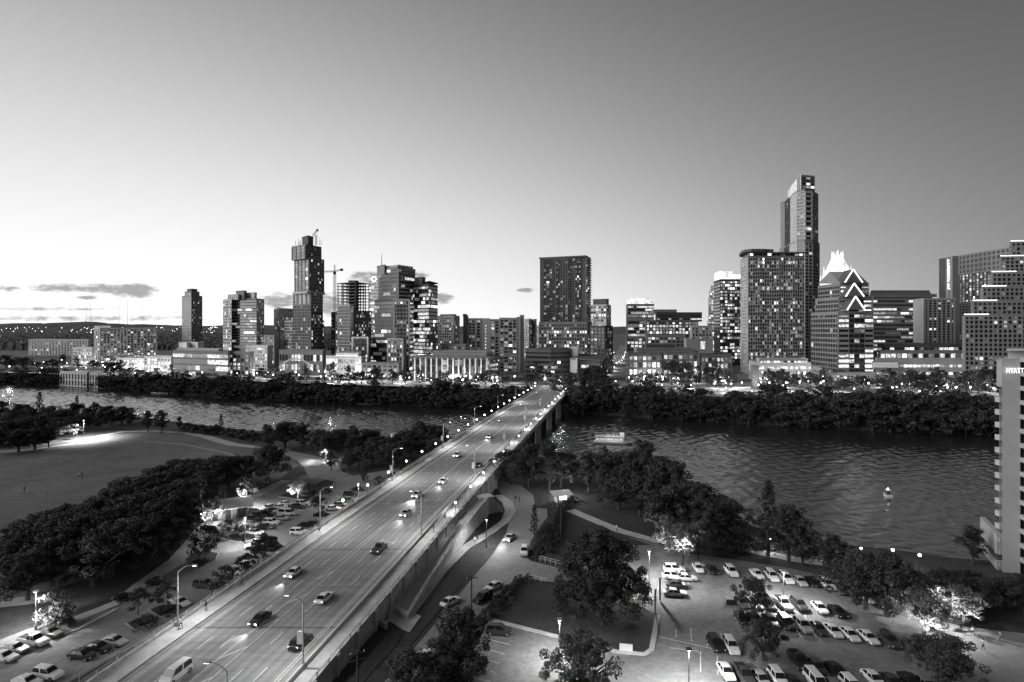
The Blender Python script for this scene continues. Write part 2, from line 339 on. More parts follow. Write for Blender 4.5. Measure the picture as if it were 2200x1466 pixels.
# --- east side: street, verges, lawns, parking
road_p = [(790, 1500), (830, 1462), (900, 1382), (960, 1310), (1005, 1255), (1060, 1190), (1088, 1145), (1096, 1110), (1092, 1082), (1070, 1050), (1050, 1036), (1080, 1034), (1120, 1044), (1145, 1064), (1150, 1092), (1175, 1094),
          (1178, 1140), (1140, 1165), (1128, 1195), (1140, 1206), (1220, 1225), (1260, 1236), (1260, 1262), (1180, 1250), (1120, 1242), (1085, 1262), (1040, 1310), (1000, 1362), (950, 1420), (905, 1480), (890, 1500)]
M_STREET = mat('street_asphalt', .24, .85, .25, .08, fine=.25, fscale=12)
sheet('street', G(road_p), 4.03, M_STREET)
eastlot_p = [(990, 1500), (1010, 1420), (1045, 1340), (1075, 1332), (1200, 1368), (1330, 1400), (1385, 1404), (1400, 1395), (1412, 1322), (1370, 1300), (1330, 1260), (1250, 1235), (1260, 1190), (1330, 1150), (1400, 1165), (1480, 1190), (1560, 1200),
             (1700, 1222), (1800, 1245), (1900, 1300), (2060, 1345), (2260, 1370), (2300, 1480), (2300, 1560), (990, 1560)]
lotR = sheet('east_parking_lot', G(eastlot_p), 4.025, M_LOT)
strip('river_walk', [(1225, 1096), (1330, 1140), (1420, 1165)], [3, 3, 2.5], 4.07, M_WALK)
strip('quay_path', [(1600, 1180), (1700, 1200), (1800, 1215), (1900, 1232), (1980, 1265), (2040, 1310)], 3.5, 4.07, M_WALK)
sheet('hotel_drive', G([(2040, 1345), (2110, 1352), (2200, 1362), (2320, 1372), (2320, 1500), (2150, 1480), (2080, 1430), (2040, 1400)]), 4.05, mat('drive_concrete', .26, .85, .2, .1, fine=.2, fscale=10))
lawnE = sheet('tree_lawn', G([(1050, 1330), (1120, 1252), (1135, 1250), (1220, 1268), (1300, 1290), (1412, 1322), (1398, 1392), (1385, 1402), (1330, 1398), (1200, 1366)]), 4.2, mat('clipped_lawn', .048, .95, .3, .12, .2, fine=.35, fscale=10), h=.2)
k = strip('kerb', [(1052, 1330), (1200, 1367), (1330, 1400), (1385, 1404), (1400, 1394), (1413, 1322)], .8, 4.21, M_WALK, .2, None); k.parent = lawnE
lawnN = sheet('river_lawn', G([(1215, 1100), (1330, 1148), (1400, 1172), (1340, 1172), (1230, 1185), (1165, 1180), (1190, 1130)]), 4.05, mat('clipped_lawn', .048))
sheet('bank_lawn', G([(1228, 1085), (1300, 1085), (1400, 1120), (1440, 1160), (1330, 1132), (1226, 1093)]), 4.05, mat('clipped_lawn', .048))
sheet('ramp_lawn', G([(1066, 1072), (1082, 1078), (1084, 1112), (1070, 1126), (1000, 1180), (900, 1325), (890, 1330), (940, 1220), (1000, 1140)]), 4.05, mat('clipped_lawn', .048))
wE = strip('footpath', [(868, 1330), (900, 1290), (950, 1225), (1000, 1175), (1050, 1145), (1085, 1120), (1097, 1098), (1090, 1078), (1070, 1064)], [2.2, 2.2, 2.2, 2.2, 2.2, 2.4, 3, 3, 2.6], 4.17, M_WALK, .2)
sheet('verge_lawn', G([(905, 1325), (960, 1240), (1010, 1185), (1060, 1150), (1080, 1150), (1040, 1200), (990, 1258), (940, 1318), (880, 1390)]), 4.10, mat('clipped_lawn', .048))
sheet('corner_lawn', G([(700, 1466), (760, 1400), (800, 1345), (838, 1340), (868, 1358), (850, 1390), (790, 1455), (760, 1500), (680, 1500)]), 4.10, mat('clipped_lawn', .048))
sheet('ramp_foot', G([(820, 1340), (865, 1308), (905, 1325), (880, 1360), (868, 1356), (840, 1338)]), 4.11, M_WALK)
hedge_strip = sheet('hedge_bed', G([(1000, 1350), (1105, 1248), (1130, 1240), (1120, 1252), (1055, 1330), (1020, 1356)]), 4.2, M_SOIL, 'structure', .2)
sheet('corner_bed', G([(1140, 1165), (1170, 1120), (1200, 1096), (1215, 1100), (1190, 1150), (1165, 1192), (1140, 1203)]), 4.2, M_SOIL, 'structure', .2)
sheet('lot_bed', G([(880, 1500), (905, 1420), (960, 1360), (1020, 1345), (1040, 1350), (1000, 1415), (975, 1480)]), 4.2, M_SOIL, 'structure', .2)
# parking lines
def pline(parent, a, b, wd=.14, z=4.045):
    p, q = gp(*a, z), gp(*b, z); c = (p + q) / 2; d = q - p
    pbox(parent, 'parking_line', (c.x, c.y, c.z), (d.length, wd, .012), M_LINE, math.atan2(d.y, d.x))
for i in range(5):
    y = 1372 + i * 20; x = 1042 - i * 10; pline(lotR, (x, y), (x + 52, y + 13))
for a, b in [((1453, 1370), (1452, 1352)), ((1486, 1378), (1484, 1350)), ((1520, 1388), (1518, 1356)), ((1552, 1390), (1549, 1360)), ((1415, 1368), (1535, 1395)), ((1505, 1444), (1505, 1400)), ((1542, 1450), (1541, 1410)),
             ((1502, 1400), (1440, 1392)), ((1580, 1330), (1577, 1285)), ((1672, 1335), (1662, 1300)), ((1708, 1352), (1696, 1310)), ((1742, 1358), (1728, 1318))]: pline(lotR, a, b)
for i in range(9):
    x = 520 + i * 22; y = 1140 - i * 9.5; pline(lotL, (x, y), (x + 20, y + 5))
# --------------------------------------------------------------- north riverside street, pavements and cross street
def strip3(name, pts, wd, z, m, kind='structure', h=None): return strip(name, [Vector((X(px, Y), Y, z)) for px, Y in pts], wd, z, m, h, kind)
bankroad = [(-300, 640), (0, 600), (300, 545), (600, 490), (900, 452), (1150, 436), (1400, 425), (1600, 405), (1900, 385), (2200, 360), (2600, 340)]
M_NST = mat('town_asphalt', .22, .8, .3, .05)
strip3('riverside_street', bankroad, 17, 11.06, M_NST)
strip3('riverside_pavement', [(p, Y - 11.5) for p, Y in bankroad], 3.0, 11.16, M_WALK)
strip3('town_pavement', [(p, Y + 11.5) for p, Y in bankroad], 4.5, 11.16, M_WALK)
strip3('cross_street', [(1205, 428), (1262, 500), (1300, 600), (1322, 760), (1334, 1000), (1340, 1500)], [24, 20, 18, 18, 18, 18], 11.09, M_NST)
strip3('town_street', [(350, 620), (560, 600), (800, 560), (1000, 545), (1250, 530)], 14, 11.07, M_NST)
strip3('east_street', [(1590, 412), (1600, 470), (1598, 560)], 12, 11.07, M_NST)
# ================================================================== THE ROAD BRIDGE
def lerp(v, xs, ys):
    if v <= xs[0]: return ys[0]
    for i in range(len(xs) - 1):
        if v <= xs[i + 1]:
            t = (v - xs[i]) / (xs[i + 1] - xs[i]); return ys[i] * (1 - t) + ys[i + 1] * t
    return ys[-1]
def dz(Y): return lerp(Y, [60, 90, 140, 200, 300, 430], [5.8, 6.8, 8.4, 9.6, 10.5, 11.12])
def XL(Y): return -70.3 + .2145 * Y
def XLo(Y): return XL(Y) - 3.0
def XR(Y): return -45.3 + .192 * Y
def XRo(Y): return -42.5 + .196 * Y
BDIR = math.atan2(1, .203)
def dl(t, Y): return XL(Y) * (1 - t) + XR(Y) * t
def ribbon(fa, fb, za, zb, Ys, thick=None, closed=True):
    mb = MB()
    for i in range(len(Ys) - 1):
        a, b = Ys[i], Ys[i + 1]; q = [(fa(a), a), (fb(a), a), (fb(b), b), (fa(b), b)]; zz = [za(a), zb(a), zb(b), za(b)]; lo = [thick(a), thick(a), thick(b), thick(b)] if thick else [z - .02 for z in zz]
        mb.hexa([(q[k][0], q[k][1], lo[k]) for k in range(4)] + [(q[k][0], q[k][1], zz[k]) for k in range(4)])
    return mb
bridge = empty('road_bridge', (-20, 200, 4), 0, 'wide concrete road bridge with railings crossing the river to the downtown towers', 'bridge')
def bpart(name, mb, m, parent=bridge):
    o = mb.build(name, m, None); o.parent = parent; o.location = (0, 0, 0) if parent is not bridge else (20, -200, -4); return o
Yall = [40, 60, 75, 90, 105, 120, 140, 160, 188] + list(range(200, 430, 15)) + [434]
low = lambda Y: 3.7 if Y <= 188 else dz(Y) - 1.3
bpart('deck', ribbon(XL, XR, dz, dz, Yall, low), M_DECK)
up = lambda h: (lambda Y: dz(Y) + h)
bpart('sidewalk', ribbon(XLo, XL, up(.17), up(.17), Yall, low), mat('bridge_walk', .5, .85, .22, .35, fine=.15))
bpart('sidewalk', ribbon(lambda Y: XR(Y) + .35, XRo, up(.17), up(.17), Yall, low), mat('bridge_walk', .5))
bpart('traffic_barrier', ribbon(XR, lambda Y: XR(Y) + .35, up(.8), up(.8), Yall, low), M_PALE)
bpart('parapet', ribbon(lambda Y: XLo(Y) - .35, XLo, up(.75), up(.75), Yall, low), M_STONE)
bpart('parapet', ribbon(XRo, lambda Y: XRo(Y) + .4, up(.55), up(.55), Yall, low), M_STONE)
# railing on both parapets: posts and two bars
for side, (fx, h0) in enumerate(((lambda Y: XLo(Y) - .18, .75), (lambda Y: XRo(Y) + .2, .55))):
    for hh in (.28, .58):
        mb = MB()
        for i in range(len(Yall) - 1):
            a, b = Yall[i], Yall[i + 1]
            mb.tube((fx(a), a, dz(a) + h0 + hh), (fx(b), b, dz(b) + h0 + hh), .05, n=5)
        bpart('rail_bar', mb, M_METAL)
    Y = 72
    while Y < 300:
        p = pbox(bridge, 'rail_post', (fx(Y) + 20, Y - 200, dz(Y) + h0 + .3 - 4), (.16, .16, .62), M_PALE, BDIR); Y += 3.2
Y = 74
while Y < 188:
    pbox(bridge, 'pilaster', (XRo(Y) + .52 + 20, Y - 200, (dz(Y) + .5 + 3.7) / 2 - 4), (.34, .8, dz(Y) + .5 - 3.7), M_PALE, BDIR - math.pi / 2); Y += 6.4
# lane markings
def mark(t0, Y0, t1, Y1, wd=.15, nm='lane_marking'):
    a = Vector((dl(t0, Y0), Y0, dz(Y0) + .012)); b = Vector((dl(t1, Y1), Y1, dz(Y1) + .012)); d = b - a; n = Vector((-d.y, d.x, 0)).normalized() * wd / 2
    mb = MB().hexa([a - n - Vector((0, 0, .03)), b - n - Vector((0, 0, .03)), b + n - Vector((0, 0, .03)), a + n - Vector((0, 0, .03)), a - n, b - n, b + n, a + n]); bpart(nm, mb, M_LINE)
def solid(t, Ya, Yb, wd=.14):
    ys = [y for y in Yall if Ya < y < Yb]; ys = [Ya] + ys + [Yb]; mb = MB()
    for i in range(len(ys) - 1):
        a, b = ys[i], ys[i + 1]; tt = t if callable(t) else (lambda y: t)
        mb.hexa([(dl(tt(y), y) + s * wd, y, dz(y) + h) for h in (-.02, .013) for (y, s) in ((a, -.5), (a, .5), (b, .5), (b, -.5))])
    bpart('edge_line', mb, M_LINE)
solid(.055, 45, 425); solid(.075, 45, 425); solid(.925, 45, 425); solid(.905, 45, 240)
gl = lambda y: lerp(y, [80, 130, 150], [.41, .475, .492]); gr_ = lambda y: lerp(y, [80, 130, 150], [.52, .515, .508])
solid(gl, 60, 425); solid(gr_, 60, 425)
for y in (72, 79, 86.5, 94.5, 103, 112): mark(gl(y), y, gr_(y + 3.2), y + 3.2, .22, 'gore_marking')
for t in (.21, .345, .645, .78):
    y = 60 + 3 * t
    while y < 420: mark(t, y, t, y + 3.2); y += 9.5 if y < 200 else 12
for Y in list(range(64, 188, 31)) + [188, 212, 246, 283, 322, 362, 400]:
    mb = MB().hexa([(XL(Y) + .1, Y - .12, dz(Y) - .1), (XR(Y) - .1, Y - .12, dz(Y) - .1), (XR(Y) - .1, Y + .12, dz(Y) - .1), (XL(Y) + .1, Y + .12, dz(Y) - .1), (XL(Y) + .1, Y - .12, dz(Y) + .008), (XR(Y) - .1, Y - .12, dz(Y) + .008), (XR(Y) - .1, Y + .12, dz(Y) + .008), (XL(Y) + .1, Y + .12, dz(Y) + .008)]); bpart('expansion_joint', mb, M_DARK)
# piers in the river and abutment
for Y in (212, 246, 283, 322, 362):
    for u in (.08, .5, .97):
        x = XLo(Y) * (1 - u) + XRo(Y) * u
        mb = MB().box((x, Y, (dz(Y) - 2.2 - 2) / 2), (2.6, 1.3, dz(Y) - .2), .2); bpart('pier', mb, M_PALE)
    mb = MB().hexa([(XLo(Y), Y - .8, dz(Y) - 2.2), (XRo(Y), Y - .8, dz(Y) - 2.2), (XRo(Y), Y + .8, dz(Y) - 2.2), (XLo(Y), Y + .8, dz(Y) - 2.2),
                    (XLo(Y), Y - .8, dz(Y) - 1.32), (XRo(Y), Y - .8, dz(Y) - 1.32), (XRo(Y), Y + .8, dz(Y) - 1.32), (XLo(Y), Y + .8, dz(Y) - 1.32)]); bpart('pier_cap', mb, M_CONC)
# lamp posts
def tall_lamp(x, y, z, h, arm, label, banner=False, lit=0, m=M_METAL):
    t = empty('street_lamp', (x, y, z), 0, label, 'street lamp', 'tall lamp posts on the bridge')
    mb = MB().tube((0, 0, 0), (0, 0, .5), .22, .2, 8).tube((0, 0, .5), (0, 0, h), .14, .08, 8); mb.build('pole', m, t)
    MB().tube((0, 0, h - .05), (arm[0] * .5, arm[1] * .5, h + .75), .06, .05, 6).tube((arm[0] * .5, arm[1] * .5, h + .75), (arm[0], arm[1], h + .95), .05, .05, 6).build('arm', m, t)
    hd = MB().box((arm[0] * 1.15, arm[1] * 1.15, h + .95), (.85, .32, .18), math.atan2(arm[1], arm[0])).build('lamp_head', m, t)
    MB().box((arm[0] * 1.15, arm[1] * 1.15, h + .84), (.55, .24, .05), math.atan2(arm[1], arm[0])).build('lens', E_LAMP if lit else M_WHITE, hd)
    if banner: MB().box((-.5, 0, h * .42), (.75, .05, 1.8)).build('banner', M_WHITE, t)
    if lit: lamp((x + arm[0] * 1.2, y + arm[1] * 1.2, z + h + .7), lit, .3, spot=165, name='street_lamp_light', blend=1.0)
    return t
ARM = (2.2, .2)
for i, Y in enumerate((95, 137, 177, 222, 264, 306, 350)):
    tall_lamp(XLo(Y) + .45, Y, dz(Y) + .17, 8.6, ARM, f'tall bridge lamp post on the left parapet, {ORD[i]} from the bottom of the picture', banner=Y in (177, 222, 264), lit=4500)
for i, Y in enumerate((68, 84, 132, 178, 222, 266, 312)):
    tall_lamp(XR(Y) + .18, Y, dz(Y) + .8, 8.6, (-2.0, .1), f'tall bridge lamp post on the right barrier, {ORD[i]} from the bottom of the picture', banner=Y > 80, lit=4500)
_lant = None
def lantern(x, y, z, label, group, h=3.0, lit=0, r=.28):
    global _lant
    if _lant is None:
        t = empty('lantern', (x, y, z)); MB().tube((0, 0, 0), (0, 0, 2.75), .07, .05, 6).build('post', M_DARK, t)
        MB().ball((0, 0, 3.0), .30, 8, 6).build('globe', E_LAMP, t); MB().tube((0, 0, 3.28), (0, 0, 3.42), .2, .05, 6).build('cap', M_DARK, t); _lant = t
    else: t = copy_tree(_lant); t.location = (x, y, z)
    s = h / 3.0; t.scale = (s, s, s); tag(t, label, 'lantern', group)
    if lit: lamp((x, y, z + h), lit, .3, name='lantern_light')
    return t
Y = 150; i = 0
while Y < 425:
    lantern(XLo(Y) - .8, Y, dz(Y) - .3, f'small globe lantern outside the left bridge parapet, {ORD[i]} from the near end', 'lanterns along the bridge', lit=1300 if i % 2 == 0 else 0); Y += 13.5; i += 1
Y = 148; i = 0
while Y < 425:
    lantern(XRo(Y) - .35, Y, dz(Y) + .17, f'small globe lantern on the right bridge walkway, {ORD[i]} from the near end', 'lanterns along the bridge', h=2.6, lit=2000 if i % 2 == 0 else 0); Y += 14; i += 1
# pedestrian ramp beside the bridge, with stone parapets and end walls
rp = [gp(855, 1330, 4.0), gp(905, 1250, 4.6), gp(960, 1170, 6.0), gp(1005, 1110, 7.2), gp(1035, 1075, 7.9)]
ramp = empty('pedestrian_ramp', rp[0], 0, 'narrow walled footway ramp rising beside the right side of the bridge', 'ramp')
def along(P, off, w0, h, base=None):
    mb = MB()
    for i in range(len(P) - 1):
        a, b = P[i] - rp[0], P[i + 1] - rp[0]; d = Vector(b - a); d.z = 0; d.normalize(); n = Vector((d.y, -d.x, 0)); q = [a + n * off, b + n * off, b + n * (off + w0), a + n * (off + w0)]
        mb.hexa([(v.x, v.y, -.1) for v in q] + [(v.x, v.y, v.z + h) for v in q])
    return mb
along(rp, -1.5, 3.0, .12).build('walkway', M_WALK, ramp)
along(rp, 1.5, .4, 1.0).build('parapet', M_STONE, ramp); along(rp, -1.85, .35, .7).build('parapet', M_STONE, ramp)
for off in (1.7, -1.68):
    mb = MB()
    for i in range(len(rp) - 1):
        a, b = rp[i] - rp[0], rp[i + 1] - rp[0]; d = (b - a); d.z = 0; d.normalize(); n = Vector((d.y, -d.x, 0)) * off
        mb.tube(a + n + Vector((0, 0, 1.45)), b + n + Vector((0, 0, 1.45)), .05, n=5); L_ = (b - a).length; k = int(L_ / 2.5)
    mb.build('handrail', M_METAL, ramp)
    for i in range(len(rp) - 1):
        a, b = rp[i] - rp[0], rp[i + 1] - rp[0]; d = (b - a); L_ = d.length; d2 = Vector((d.x, d.y, 0)).normalized(); n = Vector((d2.y, -d2.x, 0)) * off
        for q in range(int(L_ / 2.6)):
            p = a + d * (q + .5) / int(L_ / 2.6) + n; pbox(ramp, 'rail_post', (p.x, p.y, p.z + 1.2), (.13, .13, .6), M_PALE)
e = rp[-1] - rp[0]; MB().box((e.x + .6, e.y + 1.5, e.z / 2 + .3), (4.6, 3.4, e.z + .9), .5).build('landing', M_STONE, ramp)
mb = MB()
for k in range(14): mb.box((e.x + 2.9 + k * .34, e.y + 2.6 + k * .1, (e.z - k * .55) / 2), (.34, 2.0, max(.1, e.z - k * .55)), .3)
mb.build('stair', M_WALK, ramp)
for (a, b, nm) in (((790, 1322), (830, 1352), 'left'), ((852, 1316), (878, 1328), 'right')):
    p, q = gp(*a, 4.1), gp(*b, 4.1); c = (p + q) / 2; d = q - p
    o = MB().box((0, 0, .45), (d.length, .6, .95), math.atan2(d.y, d.x)).build('wall_end', M_PALE); o.location = c
    tag(o, 'pale concrete wing wall on the grass ' + ('between the bridge and the corner lawn' if nm == 'left' else 'at the lower end of the pedestrian ramp'), 'wall')
# ================================================================== BUILDINGS
def glass(name, g, rough=.12, metal=.0, spec=.6): return mat(name, g, rough, .35, .08, metal=metal, spec=spec, detail=2)
GL_D = glass('dark_glass', .05); GL_M = glass('grey_glass', .10, .15, .55); GL_L = glass('pale_glass', .30, .18, .6); GL_B = glass('black_glass', .025)
GL_P = mat('pale_panel', .5, .45, .15, .1)
LIT = [emit('window_dim', .06, .1, .6, .6), emit('window_low', .15, .1, .8, .6), emit('window_warm', .34, .1, .85, .7), emit('window_bright', .8, .2, .75, .7), emit('window_blaze', 1.7, .3, .5, .6)]
W_PALE = mat('wall_pale', .54, .85, .12, .05); W_MID = mat('wall_mid', .37, .85, .14, .05); W_GREY = mat('wall_grey', .26, .85, .14, .05); W_DARK = mat('wall_dark', .11, .8, .2, .05)
W_WHITE = mat('wall_white', .72, .8, .08, .05); W_BRICK = mat('wall_brick', .11, .9, .2, .3); W_STONE = mat('wall_stone', .42, .9, .15, .2); M_ROOF = mat('flat_roof', .12, .9, .35, .15)
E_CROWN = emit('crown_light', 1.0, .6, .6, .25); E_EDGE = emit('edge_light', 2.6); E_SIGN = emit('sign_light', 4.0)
_pane = {}
def pane(parent, c, wd, h, rz, m, name='window'):
    if m.name not in _pane: _pane[m.name] = MB().box((0, 0, 0), (1, 1, 1)).mesh('unit_pane', m)
    return link(name, _pane[m.name], parent, c, rz, (wd, .12, h))
def pick(r_, lit, mix):
    if r_.random() > lit: return -1
    u = r_.random(); a = 0
    for k, p in enumerate(mix):
        a += p
        if u < a: return k
    return len(mix) - 1
MIX = (.30, .32, .24, .11, .03); MIXB = (.12, .2, .33, .25, .10); MIXV = (.05, .1, .25, .35, .25)
def facade(T, P0, P1, z0, z1, fh=3.6, bay=4.0, pw=.22, sw=.3, dep=.45, lit=.3, mix=MIX, wall=None, gl=None, single=True, floors=None, cols=None, rowlit=None, seed=1, bal=None, sky=None, inset=.12, base=0, vert=True, group=1):
    """one face: piers and spandrels standing proud, panes set back between them"""
    wall = wall or W_MID; gl = gl or GL_D; r_ = random.Random(seed * 131 + int(z1 * 7)); P0 = Vector((P0[0], P0[1], 0)); P1 = Vector((P1[0], P1[1], 0)); d = P1 - P0; Lw = d.length; d.normalize(); n = Vector((d.y, -d.x, 0)); rz = math.atan2(d.y, d.x)
    H = z1 - z0; nz = floors or max(1, round(H / fh)); nx = cols or max(1, round(Lw / bay)); b = Lw / nx; f = H / nz; o = T.location
    loc = lambda u, off, z: (P0.x + d.x * u + n.x * off - o.x, P0.y + d.y * u + n.y * off - o.y, z - o.z)
    fr = MB()
    if vert and pw > 0:
        for i in range(nx + 1): fr.box(loc(min(max(i * b, b * pw * .5), Lw - b * pw * .5), dep / 2 + .03, z0 + H / 2), (b * pw, dep + .06, H + .06), rz)
    if sw > 0:
        for j in range(nz + 1):
            h = f * sw; zz = min(max(z0 + j * f, z0 + h / 2), z1 - h / 2); fr.box(loc(Lw / 2, dep / 2, zz), (Lw, dep, h), rz)
    if fr.v: fr.build('facade_frame', wall, T)
    mats = [gl] + LIT; jn = [[] for _ in mats]
    n_one = (nx // group) * nz
    single = single and n_one <= 330
    for j in range(nz):
        rl = lit * (rowlit[j % len(rowlit)] if rowlit else r_.choice((.35, .7, 1, 1, 1.3, 1.9)))
        k = -1
        for i in range(0, nx, group):
            if not vert and r_.random() < .55 and i > 0: pass
            else: k = pick(r_, rl, mix)
            g_ = min(group, nx - i)
            wd = b * g_ - (b * pw if vert else .05); h = f * (1 - sw); u = (i + g_ / 2) * b; zz = z0 + (j + .5) * f
            if j < base: continue
            if single: pane(T, loc(u, inset, zz), wd, h, rz, mats[k + 1])
            else: jn[k + 1].append((loc(u - wd / 2, inset, zz - h / 2), loc(u + wd / 2, inset, zz - h / 2), loc(u + wd / 2, inset, zz + h / 2), loc(u - wd / 2, inset, zz + h / 2)))
    if not single:
        mb = MB()
        for mi, L_ in enumerate(jn):
            for q in L_: mb.poly(q, mi)
        w_ = mb.build('window_grid', mats, T); w_['kind'] = 'stuff'
    if bal:                                  # balconies: (from column, to column, projection)
        for (c0, c1, pr) in bal:
            for j in range(1, nz):
                uc = (c0 + c1) / 2 * b; wd = (c1 - c0) * b * .92
                s_ = pbox(T, 'balcony', loc(uc, dep + pr / 2 - .1, z0 + j * f), (wd, pr, .28), wall, rz)
    return nx, nz
def foot(pts):
    P = [Vector((X(px, Y), Y, 0)) for px, Y in pts]
    if len(P) == 3: P.append(P[0] + P[2] - P[1])
    elif len(P) == 2: P += [P[1] + Vector((0, 22, 0)), P[0] + Vector((0, 22, 0))]
    else: ym = max(p.y for p in P) + 12; P += [Vector((P[-1].x, ym, 0)), Vector((P[0].x, ym, 0))]
    return P
SEED = [0]
def block(T, pts, ytop, Yref, z0=11.0, ybase=None, wall=None, styles=(), parapet=True, name='wall', ztop=None):
    """a box or bent slab of building with one facade for each visible side"""
    P = foot(pts); z1 = Z(ytop, Yref) if ztop is None else ztop; o = T.location
    if ybase is not None: z0 = Z(ybase, Yref)
    mb = MB().prism([(p.x - o.x, p.y - o.y) for p in P], z0 - o.z, z1 - o.z, 0, 1)
    fixn(mb.build(name, [wall or W_MID, M_ROOF], T))
    if parapet:
        c = sum(P, Vector()) / len(P); mb = MB(); n = len(P)
        for i in range(n):
            a, b = P[i], P[(i + 1) % n]; d = b - a; q = (a + b) / 2
            mb.box((q.x - o.x, q.y - o.y, z1 - o.z + .45), (d.length + .5, .5, 1.1), math.atan2(d.y, d.x))
        mb.build('parapet', wall or W_MID, T)
    for i, st in enumerate(styles):
        if st is None: continue
        SEED[0] += 1; st = dict(st); st.setdefault('wall', wall or W_MID); st.setdefault('seed', SEED[0])
        facade(T, P[i], P[i + 1], z0 + st.pop('lift', 0), z1 - st.pop('drop', .4), **st)
    return P, z0, z1
def building(name, label, px, Y, cat='building', z=11.0): return empty(name, (X(px, Y), Y, z), 0, label, cat)
def mast(T, px, y0, y1, Y, r=.25, name='mast', m=None):
    o = T.location; MB().tube((X(px, Y) - o.x, Y - o.y, Z(y0, Y) - o.z), (X(px, Y) - o.x, Y - o.y, Z(y1, Y) - o.z), r, r * .4, 5).build(name, m or M_METAL, T)
GRID = dict(fh=3.5, bay=4.2, pw=.3, sw=.34, lit=.3)
BAND = dict(fh=3.9, bay=3.2, pw=.06, sw=.45, lit=.45, vert=False, mix=MIXB)
CURT = dict(fh=3.7, bay=2.6, pw=.06, sw=.12, dep=.12, lit=.12, gl=GL_M, inset=.05)
def S(base, **k): d = dict(base); d.update(k); return d

# ---- far left
T = building('apartment_building', 'long low pale striped building at the far left below the hills', 130, 950)
block(T, [(62, 960), (190, 930), (196, 960)], 731, 940, wall=W_PALE, styles=[S(GRID, bay=6, pw=.45, sw=.2, lit=.15), None])
T = building('apartment_building', 'small pale apartment block left of the wide pale slab', 180, 700)
block(T, [(155, 720), (198, 700), (206, 720)], 749, 700, wall=W_PALE, styles=[S(GRID, bay=4, lit=.45, mix=MIXB), None])
T = building('apartment_building', 'wide pale apartment slab with dark balcony stacks at the far left', 270, 750)
block(T, [(203, 790), (215, 745), (337, 765)], 706, 750, wall=W_PALE, styles=[S(GRID, cols=3, floors=14, lit=.25), dict(fh=3.2, cols=17, floors=14, pw=.42, sw=.3, lit=.42, mix=MIX, bal=[(1, 2, .9), (5, 6, .9), (9, 10, .9), (13, 14, .9)])])
block(T, [(203, 770), (238, 760), (241, 775)], 702, 760, ybase=707, wall=W_WHITE, name='penthouse')
T = building('shop_building', 'low lit pavilion row in front of the wide pale slab', 345, 600)
block(T, [(250, 640), (312, 620), (330, 650)], 772, 620, wall=W_PALE, styles=[S(GRID, fh=4, lit=.9, mix=MIXB), None])
block(T, [(310, 600), (368, 585), (374, 610)], 768, 590, wall=W_PALE, styles=[S(GRID, fh=4, bay=5, lit=.9, mix=MIXV), None])
T = building('riverside_plant', 'pale riverside plant with tall window bays among dark bank trees at the far left', 170, 555, z=0)
o_ = dict(cols=9, floors=2, pw=.35, sw=.16, lit=.0, gl=GL_M, dep=.8)
block(T, [(130, 560), (188, 545), (192, 560)], 802, 545, z0=.5, wall=W_PALE, styles=[o_, None]); block(T, [(193, 546), (212, 541), (216, 556)], 803, 541, z0=.5, wall=W_PALE, styles=[S(o_, cols=3), None])
# ---- slim tower
T = building('residential_tower', 'slim tower with stepped dark crown, leftmost of the skyline towers', 411, 780)
block(T, [(391, 800), (411, 772), (434, 795)], 636, 772, wall=W_GREY, styles=[S(CURT, gl=GL_L, wall=W_PALE, lit=.06, bay=3.2, single=False), S(GRID, bay=3.2, fh=3.2, lit=.25, single=False, bal=[(0, 1, 1.0)])])
block(T, [(397, 792), (411, 775), (428, 790)], 627, 775, ybase=637, wall=W_GREY, styles=[S(CURT, gl=GL_L), S(GRID, bay=3, lit=.1)], name='upper_stage'); block(T, [(402, 788), (412, 777), (424, 788)], 622, 777, ybase=628, wall=W_DARK, name='crown')
block(T, [(384, 770), (401, 750), (407, 765)], 738, 750, wall=W_WHITE, name='podium'); block(T, [(409, 765), (425, 752), (438, 768)], 737, 752, wall=W_WHITE, name='podium')
T = building('hotel_tower', 'broad dark glass tower with pale ends and stepped penthouse, second from left', 520, 700)
block(T, [(480, 715), (498, 698), (500, 712)], 644, 698, wall=W_PALE, styles=[S(GRID, bay=4, lit=.4, mix=MIXB, single=False), None])
block(T, [(498, 706), (551, 690), (567, 712)], 643, 690, wall=W_GREY, styles=[S(BAND, fh=3.3, lit=.4, gl=GL_D, sw=.3, single=False, bal=[(6, 12, 1.2)]), S(GRID, wall=W_PALE, bay=4, fh=3.3, lit=.25, single=False)])
block(T, [(490, 705), (512, 695), (520, 705)], 634, 695, ybase=644, wall=W_PALE, name='penthouse', styles=[S(GRID, lit=.2), None]); block(T, [(507, 704), (524, 695), (530, 704)], 626, 695, ybase=644, wall=W_GREY, name='penthouse')
block(T, [(530, 704), (546, 695), (552, 704)], 630, 695, ybase=644, wall=W_WHITE, name='penthouse')
T = building('residential_tower', 'narrow tower with slanted roof fin just left of the unfinished tower', 605, 720)
block(T, [(589, 735), (602, 715), (629, 735)], 664, 715, wall=W_MID, styles=[S(GRID, lit=.15, bay=4), S(GRID, wall=W_PALE, lit=.4, bay=3.2, fh=3.1, single=False)])
o = T.location; Pn = [Vector((X(p, Y), Y, Z(y, Y))) - o for p, y, Y in ((588, 660, 735), (604, 662, 712), (612, 664, 722), (596, 660, 745))]
MB().hexa([p - Vector((0, 0, .5)) for p in Pn] + Pn).build('roof_fin', W_PALE, T)
